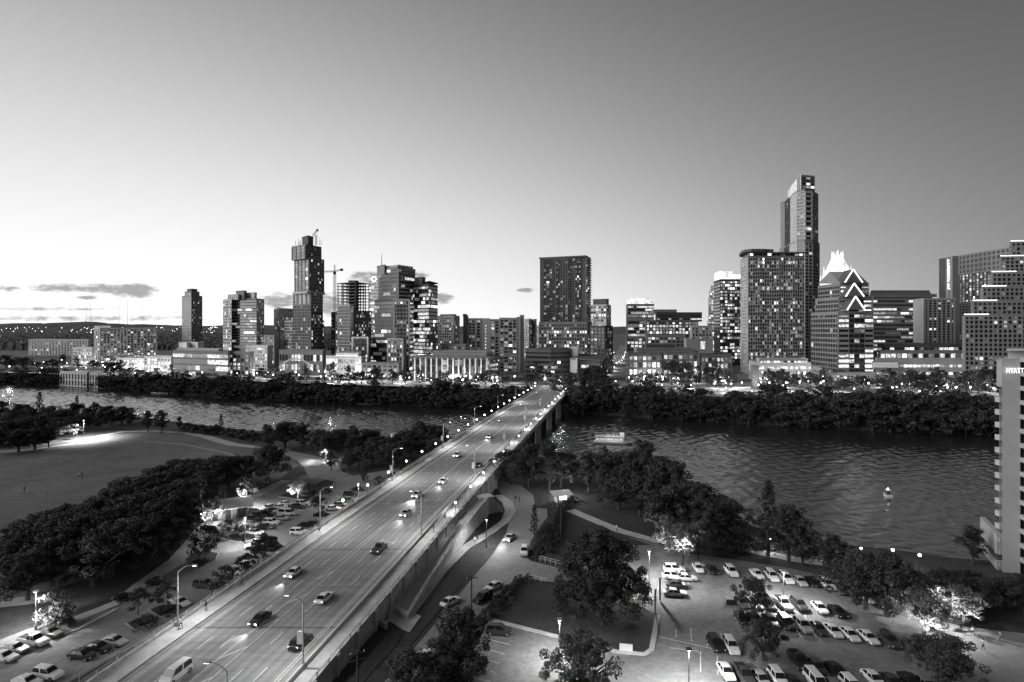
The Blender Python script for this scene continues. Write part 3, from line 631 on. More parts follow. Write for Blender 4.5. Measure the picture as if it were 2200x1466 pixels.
# ---- tower under construction
T = building('unfinished_tower', 'tallest tower left of centre, unfinished with offset stacked blocks and crane', 660, 650)
st = S(GRID, fh=3.4, bay=3.0, pw=.2, sw=.3, lit=.1, single=False)
block(T, [(612, 690), (650, 655), (696, 680)], 690, 655, wall=W_MID, styles=[S(st, lit=.3), S(st, lit=.45)], name='podium')
block(T, [(630, 665), (668, 645), (693, 665)], 655, 645, wall=W_GREY, styles=[S(st, gl=GL_D, bay=5, sw=.2, pw=.1, lit=.12), S(st, lit=.2)])
block(T, [(630, 665), (668, 645), (693, 665)], 627, 645, ybase=655, wall=W_MID, styles=[S(st, gl=GL_L, bay=8, pw=.3, sw=.06, wall=W_GREY), st], name='middle_stage')
block(T, [(633, 664), (664, 646), (696, 668)], 555, 646, ybase=628, wall=W_MID, styles=[S(st, gl=GL_L, cols=4, pw=.22, sw=.08, wall=W_GREY), S(st, gl=GL_M, bay=2.6, wall=W_GREY)], name='upper_stage')
block(T, [(627, 662), (656, 644), (690, 666)], 527, 644, ybase=556, wall=W_MID, styles=[S(st, gl=GL_L, cols=3, pw=.2, sw=.06, wall=W_GREY), S(st, gl=GL_M, bay=2.6, wall=W_GREY)], name='top_stage')
block(T, [(628, 660), (660, 640), (699, 666)], 626, 640, ybase=630, wall=W_PALE, name='ledge', parapet=False); block(T, [(629, 661), (658, 643), (690, 664)], 525, 643, ybase=527.5, wall=W_DARK, name='work_deck', parapet=False)
block(T, [(649, 660), (662, 648), (673, 658)], 508, 648, ybase=526, wall=W_DARK, name='core')
for px in (635, 641, 644, 646, 687, 690): mast(T, px, 527, 509 + (px * 7 % 9), 652, .3, 'column', W_GREY)
def lattice(T, a, b, wd, m, name, k=12):
    o = T.location; a, b = Vector(a) - o, Vector(b) - o; d = (b - a).normalized(); u = d.orthogonal().normalized() * wd / 2; v = d.cross(u); mb = MB()
    cs = [u + v, u - v, -u - v, -u + v]
    for c in cs: mb.tube(a + c, b + c, wd * .09, n=4, cap=False)
    for i in range(k):
        p, q = a + (b - a) * i / k, a + (b - a) * (i + 1) / k
        for s_ in range(4): mb.tube(p + cs[s_], q + cs[(s_ + 1) % 4], wd * .06, n=3, cap=False)
    return mb.build(name, m, T)
def V(px, py, Y): return Vector((X(px, Y), Y, Z(py, Y)))
T = building('tower_crane', 'small luffing crane standing on top of the unfinished tower', 678, 650, 'crane', Z(527, 650))
lattice(T, V(679, 527, 650), V(679, 505, 650), 1.6, M_DARK, 'mast', 6); lattice(T, V(672, 507, 650), V(683, 493, 646), 1.3, M_DARK, 'jib', 7); MB().box(tuple(V(682, 495, 646) - T.location), (1.6, 1.6, 2.2)).build('counterweight', M_DARK, T)
T = building('tower_crane', 'free-standing hammerhead crane between the unfinished tower and the open-floored building', 719, 700, 'crane')
lattice(T, V(719, 755, 700), V(719, 586, 700), 2.2, M_METAL, 'mast', 34); lattice(T, V(719, 583, 700), V(697, 584, 690), 1.4, M_METAL, 'jib', 8); lattice(T, V(719, 583, 700), V(737, 579, 700), 1.4, M_DARK, 'counter_jib', 6)
MB().box(tuple(V(734, 580, 700) - T.location), (3, 2, 2.6)).build('counterweight', M_DARK, T); lattice(T, V(719, 586, 700), V(719, 569, 700), 1.1, M_DARK, 'tower_head', 4); MB().box(tuple(V(719, 587, 700) - T.location), (2.6, 2.6, 3.2)).build('cab', M_DARK, T)
# ---- open-floored building under construction
T = building('unfinished_building', 'unfinished block with open concrete floors right of the hammerhead crane', 760, 640)
P = foot([(722, 650), (762, 628), (797, 655)]); o = T.location; zb, zt = Z(668, 630), Z(607, 630); nf = 9
block(T, [(722, 650), (762, 628), (797, 655)], 668, 630, wall=W_GREY, styles=[S(st, lit=.45, mix=MIXB), S(st, lit=.35, mix=MIXB)], parapet=False)
for k in range(nf + 1):
    z = zb + (zt - zb) * k / nf; fixn(MB().prism([(p.x - o.x, p.y - o.y) for p in P], z - o.z + .1, z - o.z + .5).build('floor_slab', W_GREY, T))
for i in range(4):
    a, b = P[i], P[(i + 1) % 4]
    for t in (0.05, .35, .65):
        q = a + (b - a) * t + (sum(P, Vector()) / 4 - a) * .06; MB().box((q.x - o.x, q.y - o.y, (zb + zt) / 2 - o.z), (.9, .9, zt - zb)).build('column', W_GREY, T)
c = sum(P, Vector()) / 4; MB().box((c.x - o.x, c.y - o.y, (zb + zt + 3) / 2 - o.z), (9, 9, zt - zb + 4)).build('core', W_DARK, T); mast(T, 761, 607, 596, 640, .25)
T = building('glass_building', 'fine-gridded grey glass block in front of the unfinished open floors', 740, 610)
block(T, [(725, 622), (752, 608), (760, 622)], 656, 608, wall=W_MID, styles=[S(CURT, bay=2.2, fh=3.2, pw=.2, sw=.2, gl=GL_M, lit=.06, single=False), S(CURT, wall=W_PALE)])
T = building('office_building', 'dark narrow block at the foot of the hammerhead crane', 716, 660)
block(T, [(712, 670), (726, 655), (730, 668)], 672, 655, wall=W_DARK, styles=[S(BAND, lit=.12), None])
# ---- pale glass tower with sign
T = building('glass_tower', 'pale glass tower with a round bright sign near its top behind the tallest office tower', 806, 720)
block(T, [(793, 735), (822, 715), (830, 730)], 592, 715, wall=W_WHITE, styles=[S(BAND, fh=3.7, gl=GL_L, lit=.5, mix=MIXB, single=False), None]); block(T, [(797, 733), (820, 717), (826, 728)], 588, 717, ybase=592, wall=W_PALE, name='penthouse')
mb = MB(); c = V(803, 600, 713.5) - T.location
for i in range(16):
    a, b = 2 * math.pi * i / 16, 2 * math.pi * (i + 1) / 16; mb.tube(c + Vector((2.6 * math.cos(a), 0, 2.6 * math.sin(a))), c + Vector((2.6 * math.cos(b), 0, 2.6 * math.sin(b))), .45, n=5)
mb.build('sign', E_SIGN, T)
# ---- tall office / residential cluster
T = building('office_tower', 'tallest glass tower left of the bridge, pale frame on its right face', 855, 590)
block(T, [(813, 602), (854, 578), (892, 606)], 575, 578, wall=W_GREY, styles=[S(BAND, fh=3.7, sw=.28, gl=GL_M, lit=.14, wall=W_GREY, single=False, bal=[(1, 6, .6)]), S(BAND, fh=3.7, sw=.35, wall=W_MID, gl=GL_D, lit=.2, single=False)])
block(T, [(810, 604), (826, 590), (830, 600)], 571, 590, ybase=590, wall=W_GREY, name='shaft'); block(T, [(822, 601), (855, 582), (887, 603)], 571, 582, ybase=575, wall=W_PALE, name='crown'); mast(T, 820, 572, 545, 592, .5)
for a, b in (((855, 577), (855, 577)), ((890, 605), (890, 605))):
    p = V(a[0], 575, a[1]); pbox(T, 'frame_pier', (p.x - T.location.x, p.y - T.location.y, (Z(577, 577) - 11) / 2), (1.6, 1.2, Z(577, 577) - 11), W_PALE)
T = building('office_building', 'dark glass mid-rise block at the foot of the tallest left tower, left half', 825, 560)
block(T, [(805, 575), (845, 558), (848, 565)], 645, 558, wall=W_DARK, styles=[S(BAND, fh=3.8, lit=.28, gl=GL_D, sw=.25, single=False), None])
def frame(T, px0, px1, y0, y1, Y, wd, m, name='white_frame', dep=1.4):
    o = T.location; x0, x1, za, zb = X(px0, Y), X(px1, Y), Z(y1, Y), Z(y0, Y); mb = MB()
    mb.box((x0 + wd / 2 - o.x, Y - dep / 2 - o.y, (za + zb) / 2 - o.z), (wd, dep, zb - za)).box((x1 - wd / 2 - o.x, Y - dep / 2 - o.y, (za + zb) / 2 - o.z), (wd, dep, zb - za)).box(((x0 + x1) / 2 - o.x, Y - dep / 2 - .02 - o.y, zb - wd / 2 - o.z + .02), (x1 - x0, dep, wd)); mb.build(name, m, T)
T = building('office_building', 'mid-rise block with tall pale picture frame at the foot of the tallest left tower', 862, 550)
block(T, [(846, 552), (880, 548), (888, 566)], 645, 550, wall=W_GREY, styles=[S(GRID, fh=3.6, bay=3.4, lit=.25, single=False), S(BAND, lit=.3, single=False)]); frame(T, 845, 881, 643, 790, 547, 1.5, W_PALE)
T = building('office_building', 'low block framed in pale concrete, left of two framed blocks by the bright hall', 780, 520)
block(T, [(757, 528), (791, 522), (797, 535)], 727, 522, wall=W_DARK, styles=[S(GRID, lit=.45, bay=3.4, mix=MIXB), None]); frame(T, 756, 792, 724, 800, 520, 1.3, W_WHITE)
T = building('office_building', 'dark glass block between the two pale framed low blocks', 812, 528)
block(T, [(789, 540), (834, 530), (838, 540)], 728, 530, wall=W_DARK, styles=[S(BAND, lit=.3, sw=.3, mix=MIXB), None])
T = building('office_building', 'low block framed in pale concrete, right of two framed blocks by the bright hall', 850, 516)
block(T, [(833, 522), (866, 515), (872, 528)], 730, 515, wall=W_GREY, styles=[S(GRID, bay=3.2, lit=.5, mix=MIXB), None]); frame(T, 832, 867, 727, 795, 513, 1.2, W_PALE)
T = building('office_tower', 'banded lit office tower with flat overhanging roof canopy right of the tallest left tower', 915, 585)
block(T, [(887, 600), (921, 578), (940, 602)], 612, 578, wall=W_DARK, styles=[S(BAND, fh=3.7, lit=.62, mix=MIXB, sw=.3, single=False), S(BAND, fh=3.7, lit=.35, sw=.3, single=False)])
block(T, [(890, 598), (906, 588), (914, 598)], 597, 588, ybase=612, wall=W_GREY, name='penthouse'); block(T, [(906, 596), (922, 574), (942, 604)], 604, 576, ybase=605.2, wall=W_DARK, name='roof_canopy', parapet=False)
for px in (915, 922, 932): mast(T, px, 612, 605, 585, .3, 'canopy_post', W_DARK)
# ---- bright hall and low riverside blocks
T = building('civic_hall', 'low brightly lit white hall glowing below the tall left cluster', 745, 512)
block(T, [(701, 520), (777, 510), (790, 528)], 768, 510, wall=W_WHITE, styles=[dict(cols=6, floors=3, pw=.08, sw=.25, lit=1, rowlit=[1], mix=(0, .15, .35, .3, .2), wall=W_WHITE), None])
block(T, [(722, 520), (770, 511), (776, 522)], 762, 511, ybase=769, wall=W_WHITE, name='lantern_roof', styles=[dict(cols=3, floors=1, pw=.04, sw=.1, lit=1, rowlit=[2], mix=(0, 0, 0, .3, .7), wall=W_WHITE), None])
T = building('office_building', 'dark low brick block right of the bright hall behind bank trees', 815, 495)
block(T, [(777, 502), (856, 494), (862, 505)], 782, 494, wall=W_BRICK, styles=[S(GRID, bay=5, pw=.3, lit=.2), None])
T = building('office_building', 'four-storey dark glass office with bright top floor near the left bank', 435, 515)
block(T, [(372, 540), (490, 510), (500, 530)], 757, 515, wall=W_GREY, styles=[S(BAND, floors=4, bay=5, lit=.55, sw=.3, rowlit=[.5, .8, .9, 1.6]), S(BAND, floors=4)])
block(T, [(380, 545), (470, 525), (478, 540)], 752, 528, ybase=757, wall=W_PALE, name='penthouse')
T = building('office_building', 'pale three-storey office with lit windows beside the four-storey dark glass office', 515, 512)
block(T, [(492, 520), (536, 512), (545, 530)], 760, 512, wall=W_MID, styles=[S(GRID, lit=.6, bay=5, mix=MIXB), S(GRID, lit=.4)])
T = building('apartment_building', 'low pale lit apartment block below the broad dark tower', 560, 600)
block(T, [(528, 615), (575, 600), (585, 620)], 745, 600, wall=W_PALE, styles=[S(GRID, lit=.6, bay=3.6), None])
T = building('apartment_building', 'low mid-grey block between the broad dark tower and the slanted-roof tower', 582, 680)
block(T, [(566, 690), (590, 676), (600, 690)], 722, 676, wall=W_GREY, styles=[S(GRID, lit=.5), None])
T = building('retail_building', 'long low shop row glowing below the unfinished tower', 640, 560)
block(T, [(600, 575), (694, 560), (700, 575)], 755, 560, wall=W_GREY, styles=[dict(cols=14, floors=2, pw=.2, sw=.3, lit=.9, mix=MIXV, wall=W_GREY), None])
T = building('footbridge_arch', 'white double arch bridge low in front of the unfinished tower', 640, 505, 'bridge')
for dy in (0, 8):
    pts = [V(598 + 75 * t, 791 - 20 * 4 * t * (1 - t), 505 + dy) - T.location for t in [i / 14 for i in range(15)]]; mb = MB()
    for i in range(14): mb.tube(pts[i], pts[i + 1], .7, n=5)
    mb.build('arch', W_WHITE, T); mb = MB()
    for i in range(2, 13, 1): mb.tube(pts[i], (pts[i].x, pts[i].y, 3.0), .12, n=4)
    mb.build('hanger', M_METAL, T)
MB().box((0, 4, 2.6), (34, 10, .8)).build('deck', W_PALE, T)
# ---- columned low building left of the bridge
T = building('civic_building', 'long low building with pale columns along the riverside street left of the bridge', 970, 485)
block(T, [(886, 496), (1052, 484), (1072, 505)], 770, 484, wall=W_GREY, styles=[dict(cols=20, floors=3, pw=.1, sw=.2, lit=.5, mix=MIX, wall=W_DARK), S(BAND, lit=.2, wall=W_BRICK)])
P = foot([(886, 496), (1052, 484), (1072, 505)]); o = T.location
for i in range(14):
    q = P[0] + (P[1] - P[0]) * (i + .5) / 14; h = Z(770, 484) - 11; pbox(T, 'column', (q.x - o.x, q.y - 1.6 - o.y, h / 2), (1.1, 1.1, h), W_PALE)
block(T, [(883, 492), (1054, 480), (1076, 503)], 766, 482, ybase=769.5, wall=W_DARK, name='roof_slab', parapet=False); block(T, [(930, 500), (1045, 490), (1060, 505)], 757, 492, ybase=766, wall=W_MID, name='penthouse')
# ---- middle distance, left of the bridge end
T = building('apartment_tower', 'pale apartment tower between the banded office tower and the wide slab', 965, 700)
block(T, [(941, 715), (975, 700), (987, 716)], 680, 700, wall=W_PALE, styles=[S(GRID, bay=3.6, fh=3.1, pw=.35, lit=.35, single=False), S(GRID, lit=.2)]); block(T, [(946, 712), (972, 703), (980, 712)], 677, 703, ybase=681, wall=W_GREY, name='penthouse')
T = building('hotel_slab', 'wide hotel slab with pale blank wall panels left of the bridge end', 1060, 590)
gs = S(GRID, fh=3.1, pw=.25, sw=.3, lit=.35)
for a, b, yt, stl, wl in ((995, 1006, 680, None, W_MID), (1006, 1022, 686, gs, W_PALE), (1022, 1034, 686, gs, W_PALE), (1034, 1053, 684, None, W_WHITE), (1053, 1073, 688, gs, W_PALE), (1073, 1111, 685, S(gs, lit=.45), W_PALE), (1111, 1118, 683, None, W_PALE)):
    block(T, [(a, 592), (b, 592), (b + (5 if b == 1118 else 0), 605)], yt, 592, wall=wl, styles=[stl, None] if stl else [], parapet=wl is not W_WHITE)
for k in range(13): pbox(T, 'lit_slot', (X(1043.5, 591.8) - T.location.x, 591.9 - T.location.y, 8 + k * 3.1), (1.0, .1, 1.2), LIT[3])
block(T, [(1117, 594), (1124, 594), (1126, 610)], 679, 594, wall=W_PALE, name='stair_tower'); block(T, [(995, 590), (1002, 590), (1003, 600)], 677, 590, wall=W_DARK, name='stair_tower')
T = building('apartment_building', 'low grey slab and podium in front of the wide hotel slab', 1010, 560)
block(T, [(948, 572), (1000, 560), (1010, 575)], 742, 560, wall=W_MID, styles=[S(GRID, lit=.35), None])
for i, (a, b, yt, Y, lab) in enumerate(((1127, 1137, 686, 850, 'far pale twin block just right of the wide hotel slab'), (1139, 1150, 687, 860, 'far grey twin block between the hotel slab and the dark tower'), (1150, 1160, 700, 900, 'far low lit block touching the dark tower'))):
    T = building('apartment_building', lab, a, Y); block(T, [(a, Y + 12), (b, Y), (b + 3, Y + 15)], yt, Y, wall=(W_PALE, W_MID, W_PALE)[i], styles=[S(GRID, lit=.3), None])
# ---- the dark tower by the bridge end
T = building('residential_tower', 'broad dark tower with vertical window strips directly above the bridge end', 1215, 595)
Pp, z0, z1 = block(T, [(1160, 606), (1258, 590), (1268, 612)], 551, 590, ybase=692, wall=W_DARK, parapet=False)
A, B, C = Pp[0], Pp[1], Pp[2]; col = lambda t: A + (B - A) * t
for (t0, t1, gl, l, wl, nc) in ((.0, .07, None, 0, W_GREY, 0), (.08, .28, GL_M, .22, W_DARK, 3), (.28, .355, GL_M, .05, W_GREY, 1), (.365, .45, GL_D, .2, W_DARK, 2), (.455, .62, GL_M, .14, W_GREY, 3), (.63, .71, GL_D, .2, W_DARK, 2), (.715, .775, GL_M, .1, W_GREY, 1), (.78, .9, GL_M, .24, W_DARK, 3)):
    if nc: SEED[0] += 1; facade(T, col(t0), col(t1), z0, z1 - 1.5, floors=26, cols=nc, pw=.14, sw=.28 if wl is W_DARK else .08, dep=.5 if wl is W_DARK else .2, lit=l, mix=(.3, .35, .22, .1, .03), wall=wl, gl=gl, seed=SEED[0])
SEED[0] += 1; facade(T, B, C, z0, z1, floors=26, cols=3, lit=.2, wall=W_MID, gl=GL_D, bal=[(0, 3, 2.0)], seed=SEED[0])
block(T, [(1158, 607), (1259, 588), (1270, 613)], 549, 589, ybase=552, wall=W_DARK, name='roof_slab', parapet=False)
block(T, [(1158, 600), (1262, 583), (1271, 606)], 694, 584, wall=W_GREY, styles=[S(GRID, bay=2.6, fh=3.3, lit=.4, single=False, mix=MIXB, wall=W_GREY), S(GRID, lit=.3)], name='podium')
T = building('city_hall', 'low dark angular building left of the street gap by the bridge end', 1175, 505)
block(T, [(1130, 515), (1184, 505), (1224, 512), (1226, 520)], 752, 505, wall=W_DARK, styles=[S(BAND, lit=.08, gl=GL_B), S(BAND, lit=.1, gl=GL_B), None])
block(T, [(1222, 515), (1242, 510), (1244, 520)], 748, 510, wall=W_MID, name='stone_tower')
T = building('city_hall_wing', 'low dark wing with slanted roof beside the street gap', 1262, 498)
block(T, [(1225, 505), (1240, 497), (1242, 505)], 772, 498, wall=W_STONE, name='end_wall'); block(T, [(1240, 505), (1290, 495), (1303, 515)], 775, 496, wall=W_DARK, styles=[S(BAND, lit=.25, gl=GL_B, floors=2), S(GRID, lit=.3)])
o = T.location; q = [V(1224, 770, 500) - o, V(1296, 774, 490) - o, V(1310, 762, 520) - o, V(1240, 760, 525) - o]; MB().hexa([p - Vector((0, 0, .6)) for p in q] + q).build('roof', W_DARK, T)
T = building('hotel_tower', 'pale lit tower with dark cap behind the dark tower, left of the street gap', 1290, 690)
block(T, [(1264, 700), (1303, 685), (1312, 705)], 656, 685, wall=W_PALE, styles=[S(GRID, bay=3.4, fh=3.1, pw=.25, sw=.3, lit=.7, mix=MIXB, single=False), S(GRID, lit=.3, wall=W_MID)]); block(T, [(1274, 700), (1303, 687), (1308, 700)], 644, 687, ybase=656, wall=W_DARK, name='cap')
T = building('brick_building', 'dark brick block with pale side wall at the left of the street gap', 1290, 565)
block(T, [(1268, 572), (1300, 562), (1316, 590)], 702, 562, wall=W_BRICK, styles=[S(GRID, lit=.35, bay=3.6, gl=GL_B), S(GRID, lit=.25, wall=W_BRICK)])
# ---- right of the street gap
T = building('office_tower', 'banded tower with bright white rounded crown right of the street gap', 1375, 700)
block(T, [(1345, 725), (1349, 700), (1405, 700)], 655, 700, wall=W_GREY, styles=[None, S(BAND, fh=3.6, lit=.6, mix=MIXB, sw=.35, single=False)])
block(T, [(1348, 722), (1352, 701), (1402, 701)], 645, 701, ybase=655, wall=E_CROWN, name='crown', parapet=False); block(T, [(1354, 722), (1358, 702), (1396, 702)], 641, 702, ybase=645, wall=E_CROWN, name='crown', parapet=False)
T = building('office_building', 'wide dark office with overhanging roof slab right of the white-crowned tower', 1455, 680)
block(T, [(1385, 700), (1388, 680), (1500, 680)], 690, 680, wall=W_GREY, styles=[None, S(GRID, lit=.6, bay=3.6, mix=MIXB, single=False)]); block(T, [(1408, 702), (1412, 682), (1508, 682)], 673, 682, ybase=691, wall=W_DARK, styles=[None, S(BAND, lit=.3)], name='upper_stage'); block(T, [(1400, 700), (1404, 684), (1454, 684)], 667, 684, ybase=675, wall=W_MID, name='penthouse')
T = building('office_building', 'low bright-topped block below the white-crowned tower', 1368, 600)
block(T, [(1344, 615), (1346, 600), (1388, 600)], 725, 600, wall=W_MID, styles=[None, S(GRID, lit=.7, mix=MIXV)])
T = building('apartment_building', 'grey block with small windows left of the brightly crowned office tower', 1500, 640)
block(T, [(1482, 655), (1486, 640), (1530, 640)], 702, 640, wall=W_PALE, styles=[None, S(GRID, bay=3.4, lit=.4)])
T = building('office_building', 'dark lit-window block behind the long low window-lit office', 1430, 590)
block(T, [(1386, 610), (1390, 590), (1470, 590)], 722, 590, wall=W_GREY, styles=[None, S(GRID, lit=.45, mix=MIXB)])
T = building('office_building', 'plain grey slab with a lit panel behind the long low window-lit office', 1520, 560)
block(T, [(1470, 575), (1474, 560), (1532, 560)], 730, 560, wall=W_MID); pbox(T, 'lit_panel', (X(1510, 560) - T.location.x, -.1, Z(742, 560) - 11), (4, .15, 7), LIT[3])
T = building('art_deco_tower', 'slim white-lit stepped tower far behind the brightly crowned office', 1528, 1000)
for a, b, y0, y1 in ((1519, 1540, 690, 800), (1521, 1538, 640, 690), (1523, 1536, 624, 640), (1526, 1533, 614, 624)): block(T, [(a, 1015), (a + 1, 1000), (b, 1000)], y0, 1000, ybase=min(y1, 755), wall=W_WHITE, styles=[None, S(GRID, bay=4, lit=.8, mix=MIXV, wall=W_WHITE)], parapet=False)
T = building('office_tower', 'office tower with flat glowing white crown left of the wide residential grid', 1560, 690)
block(T, [(1534, 720), (1547, 690), (1594, 690)], 602, 690, wall=W_DARK, styles=[S(BAND, lit=.1, gl=GL_D, single=False), S(GRID, fh=3.8, bay=2.8, pw=.15, sw=.35, lit=.72, mix=MIXB, single=False)])
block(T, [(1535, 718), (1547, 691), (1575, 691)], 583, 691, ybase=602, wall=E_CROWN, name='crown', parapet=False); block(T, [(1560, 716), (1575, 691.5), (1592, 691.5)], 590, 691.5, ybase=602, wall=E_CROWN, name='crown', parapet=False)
# long low window-lit office
T = building('office_building', 'long low brick office with large bright windows right of the bridge end', 1455, 478)
bigw = dict(cols=13, floors=4, pw=.28, sw=.32, lit=.9, rowlit=[1, .8, 1.1, 1], mix=(.05, .2, .35, .3, .1), dep=.6)
block(T, [(1345, 492), (1350, 476), (1420, 476)], 760, 476, wall=W_BRICK, styles=[S(GRID, lit=.4), S(bigw, cols=7)]); block(T, [(1422, 496), (1424, 478), (1500, 478)], 757, 478, wall=W_BRICK, styles=[None, S(bigw, cols=7)])
block(T, [(1503, 496), (1505, 479), (1572, 479)], 764, 479, wall=W_DARK, styles=[None, S(bigw, cols=8, lit=.65, mix=MIXB)], name='wing')
block(T, [(1362, 494), (1368, 484), (1490, 484)], 750, 484, ybase=760, wall=W_GREY, name='penthouse'); block(T, [(1384, 494), (1388, 488), (1450, 488)], 743, 488, ybase=751, wall=W_DARK, name='penthouse')
# wide residential grid tower
T = building('residential_tower', 'wide residential tower of pale grid with curved roof cap at its left corner', 1660, 565)
block(T, [(1592, 598), (1607, 563), (1728, 563)], 552, 563, wall=W_GREY, styles=[S(GRID, fh=3.2, bay=4, lit=.3, wall=W_PALE, single=False), dict(fh=3.1, cols=24, floors=32, pw=.2, sw=.24, dep=.6, lit=.30, mix=MIX, wall=W_MID, gl=GL_B, single=False)])
P = foot([(1592, 598), (1607, 563), (1728, 563)]); o = T.location
cp = [(1588, 596), (1592, 575), (1600, 562), (1615, 556), (1640, 556), (1662, 560)]; P2 = [Vector((X(a, Y), Y, 0)) for a, Y in cp] + [Vector((X(1662, 590), 590, 0)), Vector((X(1592, 605), 605, 0))]
fixn(MB().prism([(p.x - o.x, p.y - o.y) for p in P2], Z(542, 563) - o.z, Z(537, 563) - o.z).build('curved_roof_cap', W_DARK, T)); block(T, [(1652, 592), (1660, 560), (1730, 560)], 542, 562, ybase=544.5, wall=W_DARK, name='roof_slab', parapet=False)
block(T, [(1596, 596), (1609, 566), (1726, 566)], 543, 566, ybase=552, wall=W_MID, name='top_storey', styles=[None, dict(cols=12, floors=1, pw=.2, sw=.1, lit=.3, mix=MIXB)], parapet=False)
for k in range(31):
    z = 14 + k * 3.45
    for px in (1633, 1678, 1706): pbox(T, 'balcony', (X(px, 562) - o.x, 561.6 - o.y, z - 11), (4.2, 1.6, .3), W_MID)
T = building('podium_building', 'low glowing podium with terraces in front of the wide residential grid tower', 1690, 485)
block(T, [(1610, 520), (1630, 484), (1742, 484)], 782, 484, wall=W_PALE, styles=[dict(cols=8, floors=2, pw=.4, sw=.25, lit=.5, wall=W_PALE, mix=MIXB), dict(cols=20, floors=3, pw=.15, sw=.4, lit=.75, mix=MIXV, wall=W_PALE)])
block(T, [(1625, 510), (1632, 494), (1735, 494)], 773, 494, ybase=782, wall=W_PALE, styles=[None, dict(cols=14, floors=1, pw=.15, sw=.2, lit=.95, rowlit=[1], mix=MIXV)], name='terrace')
T = building('pylon', 'dark square brick pylon beside the street in front of the glowing podium', 1622, 440, 'tower')
block(T, [(1614, 448), (1617, 440), (1629, 440)], 790, 440, wall=W_BRICK, parapet=True)
# tallest tower
T = building('residential_tower', 'tallest tower of the skyline with pale curved face and glowing crown, right side', 1722, 650)
cpts = [(1685, 690), (1697, 660), (1713, 640), (1728, 634), (1745, 637), (1760, 655)]
tl = dict(fh=3.5, pw=.12, sw=.3, dep=.5, lit=.10, mix=MIX, single=False)
block(T, cpts, 520, 640, wall=W_GREY, styles=[S(tl, bay=5, wall=W_DARK), S(tl, bay=4, wall=W_WHITE, gl=GL_P, sw=.12, lit=.03), S(tl, bay=4, gl=GL_B, wall=W_MID), S(tl, bay=5, gl=GL_B, wall=W_PALE, sw=.4, dep=1.0), S(tl, bay=3, gl=GL_B, wall=W_MID)])
c2 = [(1687, 690), (1699, 661), (1712, 641), (1728, 635.5), (1744, 638.5), (1757, 655)]
block(T, c2, 412, 640, ybase=520, wall=W_GREY, styles=[S(tl, bay=5, wall=W_DARK), S(tl, bay=6, wall=W_WHITE, gl=GL_P, sw=.06, lit=.03), S(tl, bay=4, gl=GL_B, wall=W_PALE), S(tl, cols=1, gl=GL_B, wall=W_WHITE, sw=.4, dep=1.2, fh=5.5), S(tl, bay=3, gl=GL_B, wall=W_PALE)], name='upper_stage')
c3 = [(1692, 688), (1700, 664), (1712, 645), (1719, 642)]; P = [Vector((X(a, Y), Y, 0)) for a, Y in ((1693, 672), (1700, 658), (1712, 645), (1719, 642), (1722, 660), (1700, 688))]; o = T.location
zz = [Z(402, 650), Z(396, 650), Z(387, 650), Z(380, 650), Z(380, 650), Z(402, 650)]
fixn(MB().prism([(p.x - o.x, p.y - o.y) for p in P], Z(412, 640) - o.z, [z - o.z for z in zz]).build('lit_crown', emit('soft_crown', .55, .6, .5, .3), T))
for i in range(3):
    for q in range(5):
        v = P[i] + (P[i + 1] - P[i]) * q / 5; zt_ = zz[i] + (zz[i + 1] - zz[i]) * q / 5; pbox(T, 'crown_rib', (v.x - o.x, v.y - .3 - o.y, (Z(412, 640) + zt_) / 2 - o.z), (.7, .5, zt_ - Z(412, 640)), W_PALE)
block(T, [(1716, 680), (1722, 646), (1750, 650)], 379, 648, ybase=412, wall=W_MID, styles=[S(tl, cols=1, gl=GL_L, lit=.8, mix=MIXB), S(tl, cols=3, floors=5, lit=.5, mix=MIXB, gl=GL_M)], name='top_lantern')
# crown with spikes behind the chevron tower
T = building('office_tower', 'tower with brilliant white owl-like spiked crown behind the chevron-lit building', 1798, 760)
o = T.location; block(T, [(1752, 790), (1762, 758), (1838, 758)], 622, 758, wall=W_GREY, styles=[None, S(BAND, lit=.3)])
ctr = Vector((X(1799, 775), 775, 0)); 
def ring(r0, z): return [(ctr.x - o.x + r0 * math.cos(R(a)), ctr.y - o.y + r0 * math.sin(R(a)), z - o.z) for a in range(0, 360, 45)]
def taper(r0, y0, r1, y1, name):
    a, b = ring(r0, Z(y0, 760)), ring(r1, Z(y1, 760)); mb = MB()
    for i in range(8): j = (i + 1) % 8; mb.poly([a[i], a[j], b[j], b[i]])
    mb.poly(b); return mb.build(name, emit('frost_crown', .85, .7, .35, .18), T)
taper(22.5, 625, 21.5, 603, 'crown_base'); taper(20.0, 603, 16.5, 584, 'crown_stage'); taper(15.5, 584, 5.5, 546, 'crown_stage')
for k, (r0, y0, y1, wdt) in enumerate(((21.0, 604, 592, 9), (16.6, 586, 571, 7), (7.0, 553, 538, 4))):
    for a in range(0, 360, 45):
        ca, sa = math.cos(R(a + 22)), math.sin(R(a + 22)); cx_, cy_ = ctr.x - o.x + r0 * .93 * ca, ctr.y - o.y + r0 * .93 * sa; tx, ty = -sa * wdt / 2, ca * wdt / 2; za, zb_ = Z(y0, 760) - o.z, Z(y1 - (a // 45 % 2) * 3, 760) - o.z
        MB().hexa([(cx_ - tx + ca * .5, cy_ - ty + sa * .5, za), (cx_ + tx + ca * .5, cy_ + ty + sa * .5, za), (cx_ + tx - ca * .5, cy_ + ty - sa * .5, za), (cx_ - tx - ca * .5, cy_ - ty - sa * .5, za),
                   (cx_ - tx * .12, cy_ - ty * .12, zb_), (cx_ + tx * .12, cy_ + ty * .12, zb_), (cx_ + tx * .1 - ca * .3, cy_ + ty * .1 - sa * .3, zb_), (cx_ - tx * .1 - ca * .3, cy_ - ty * .1 - sa * .3, zb_)]).build('crown_spike', emit('frost_crown', 3.2), T)
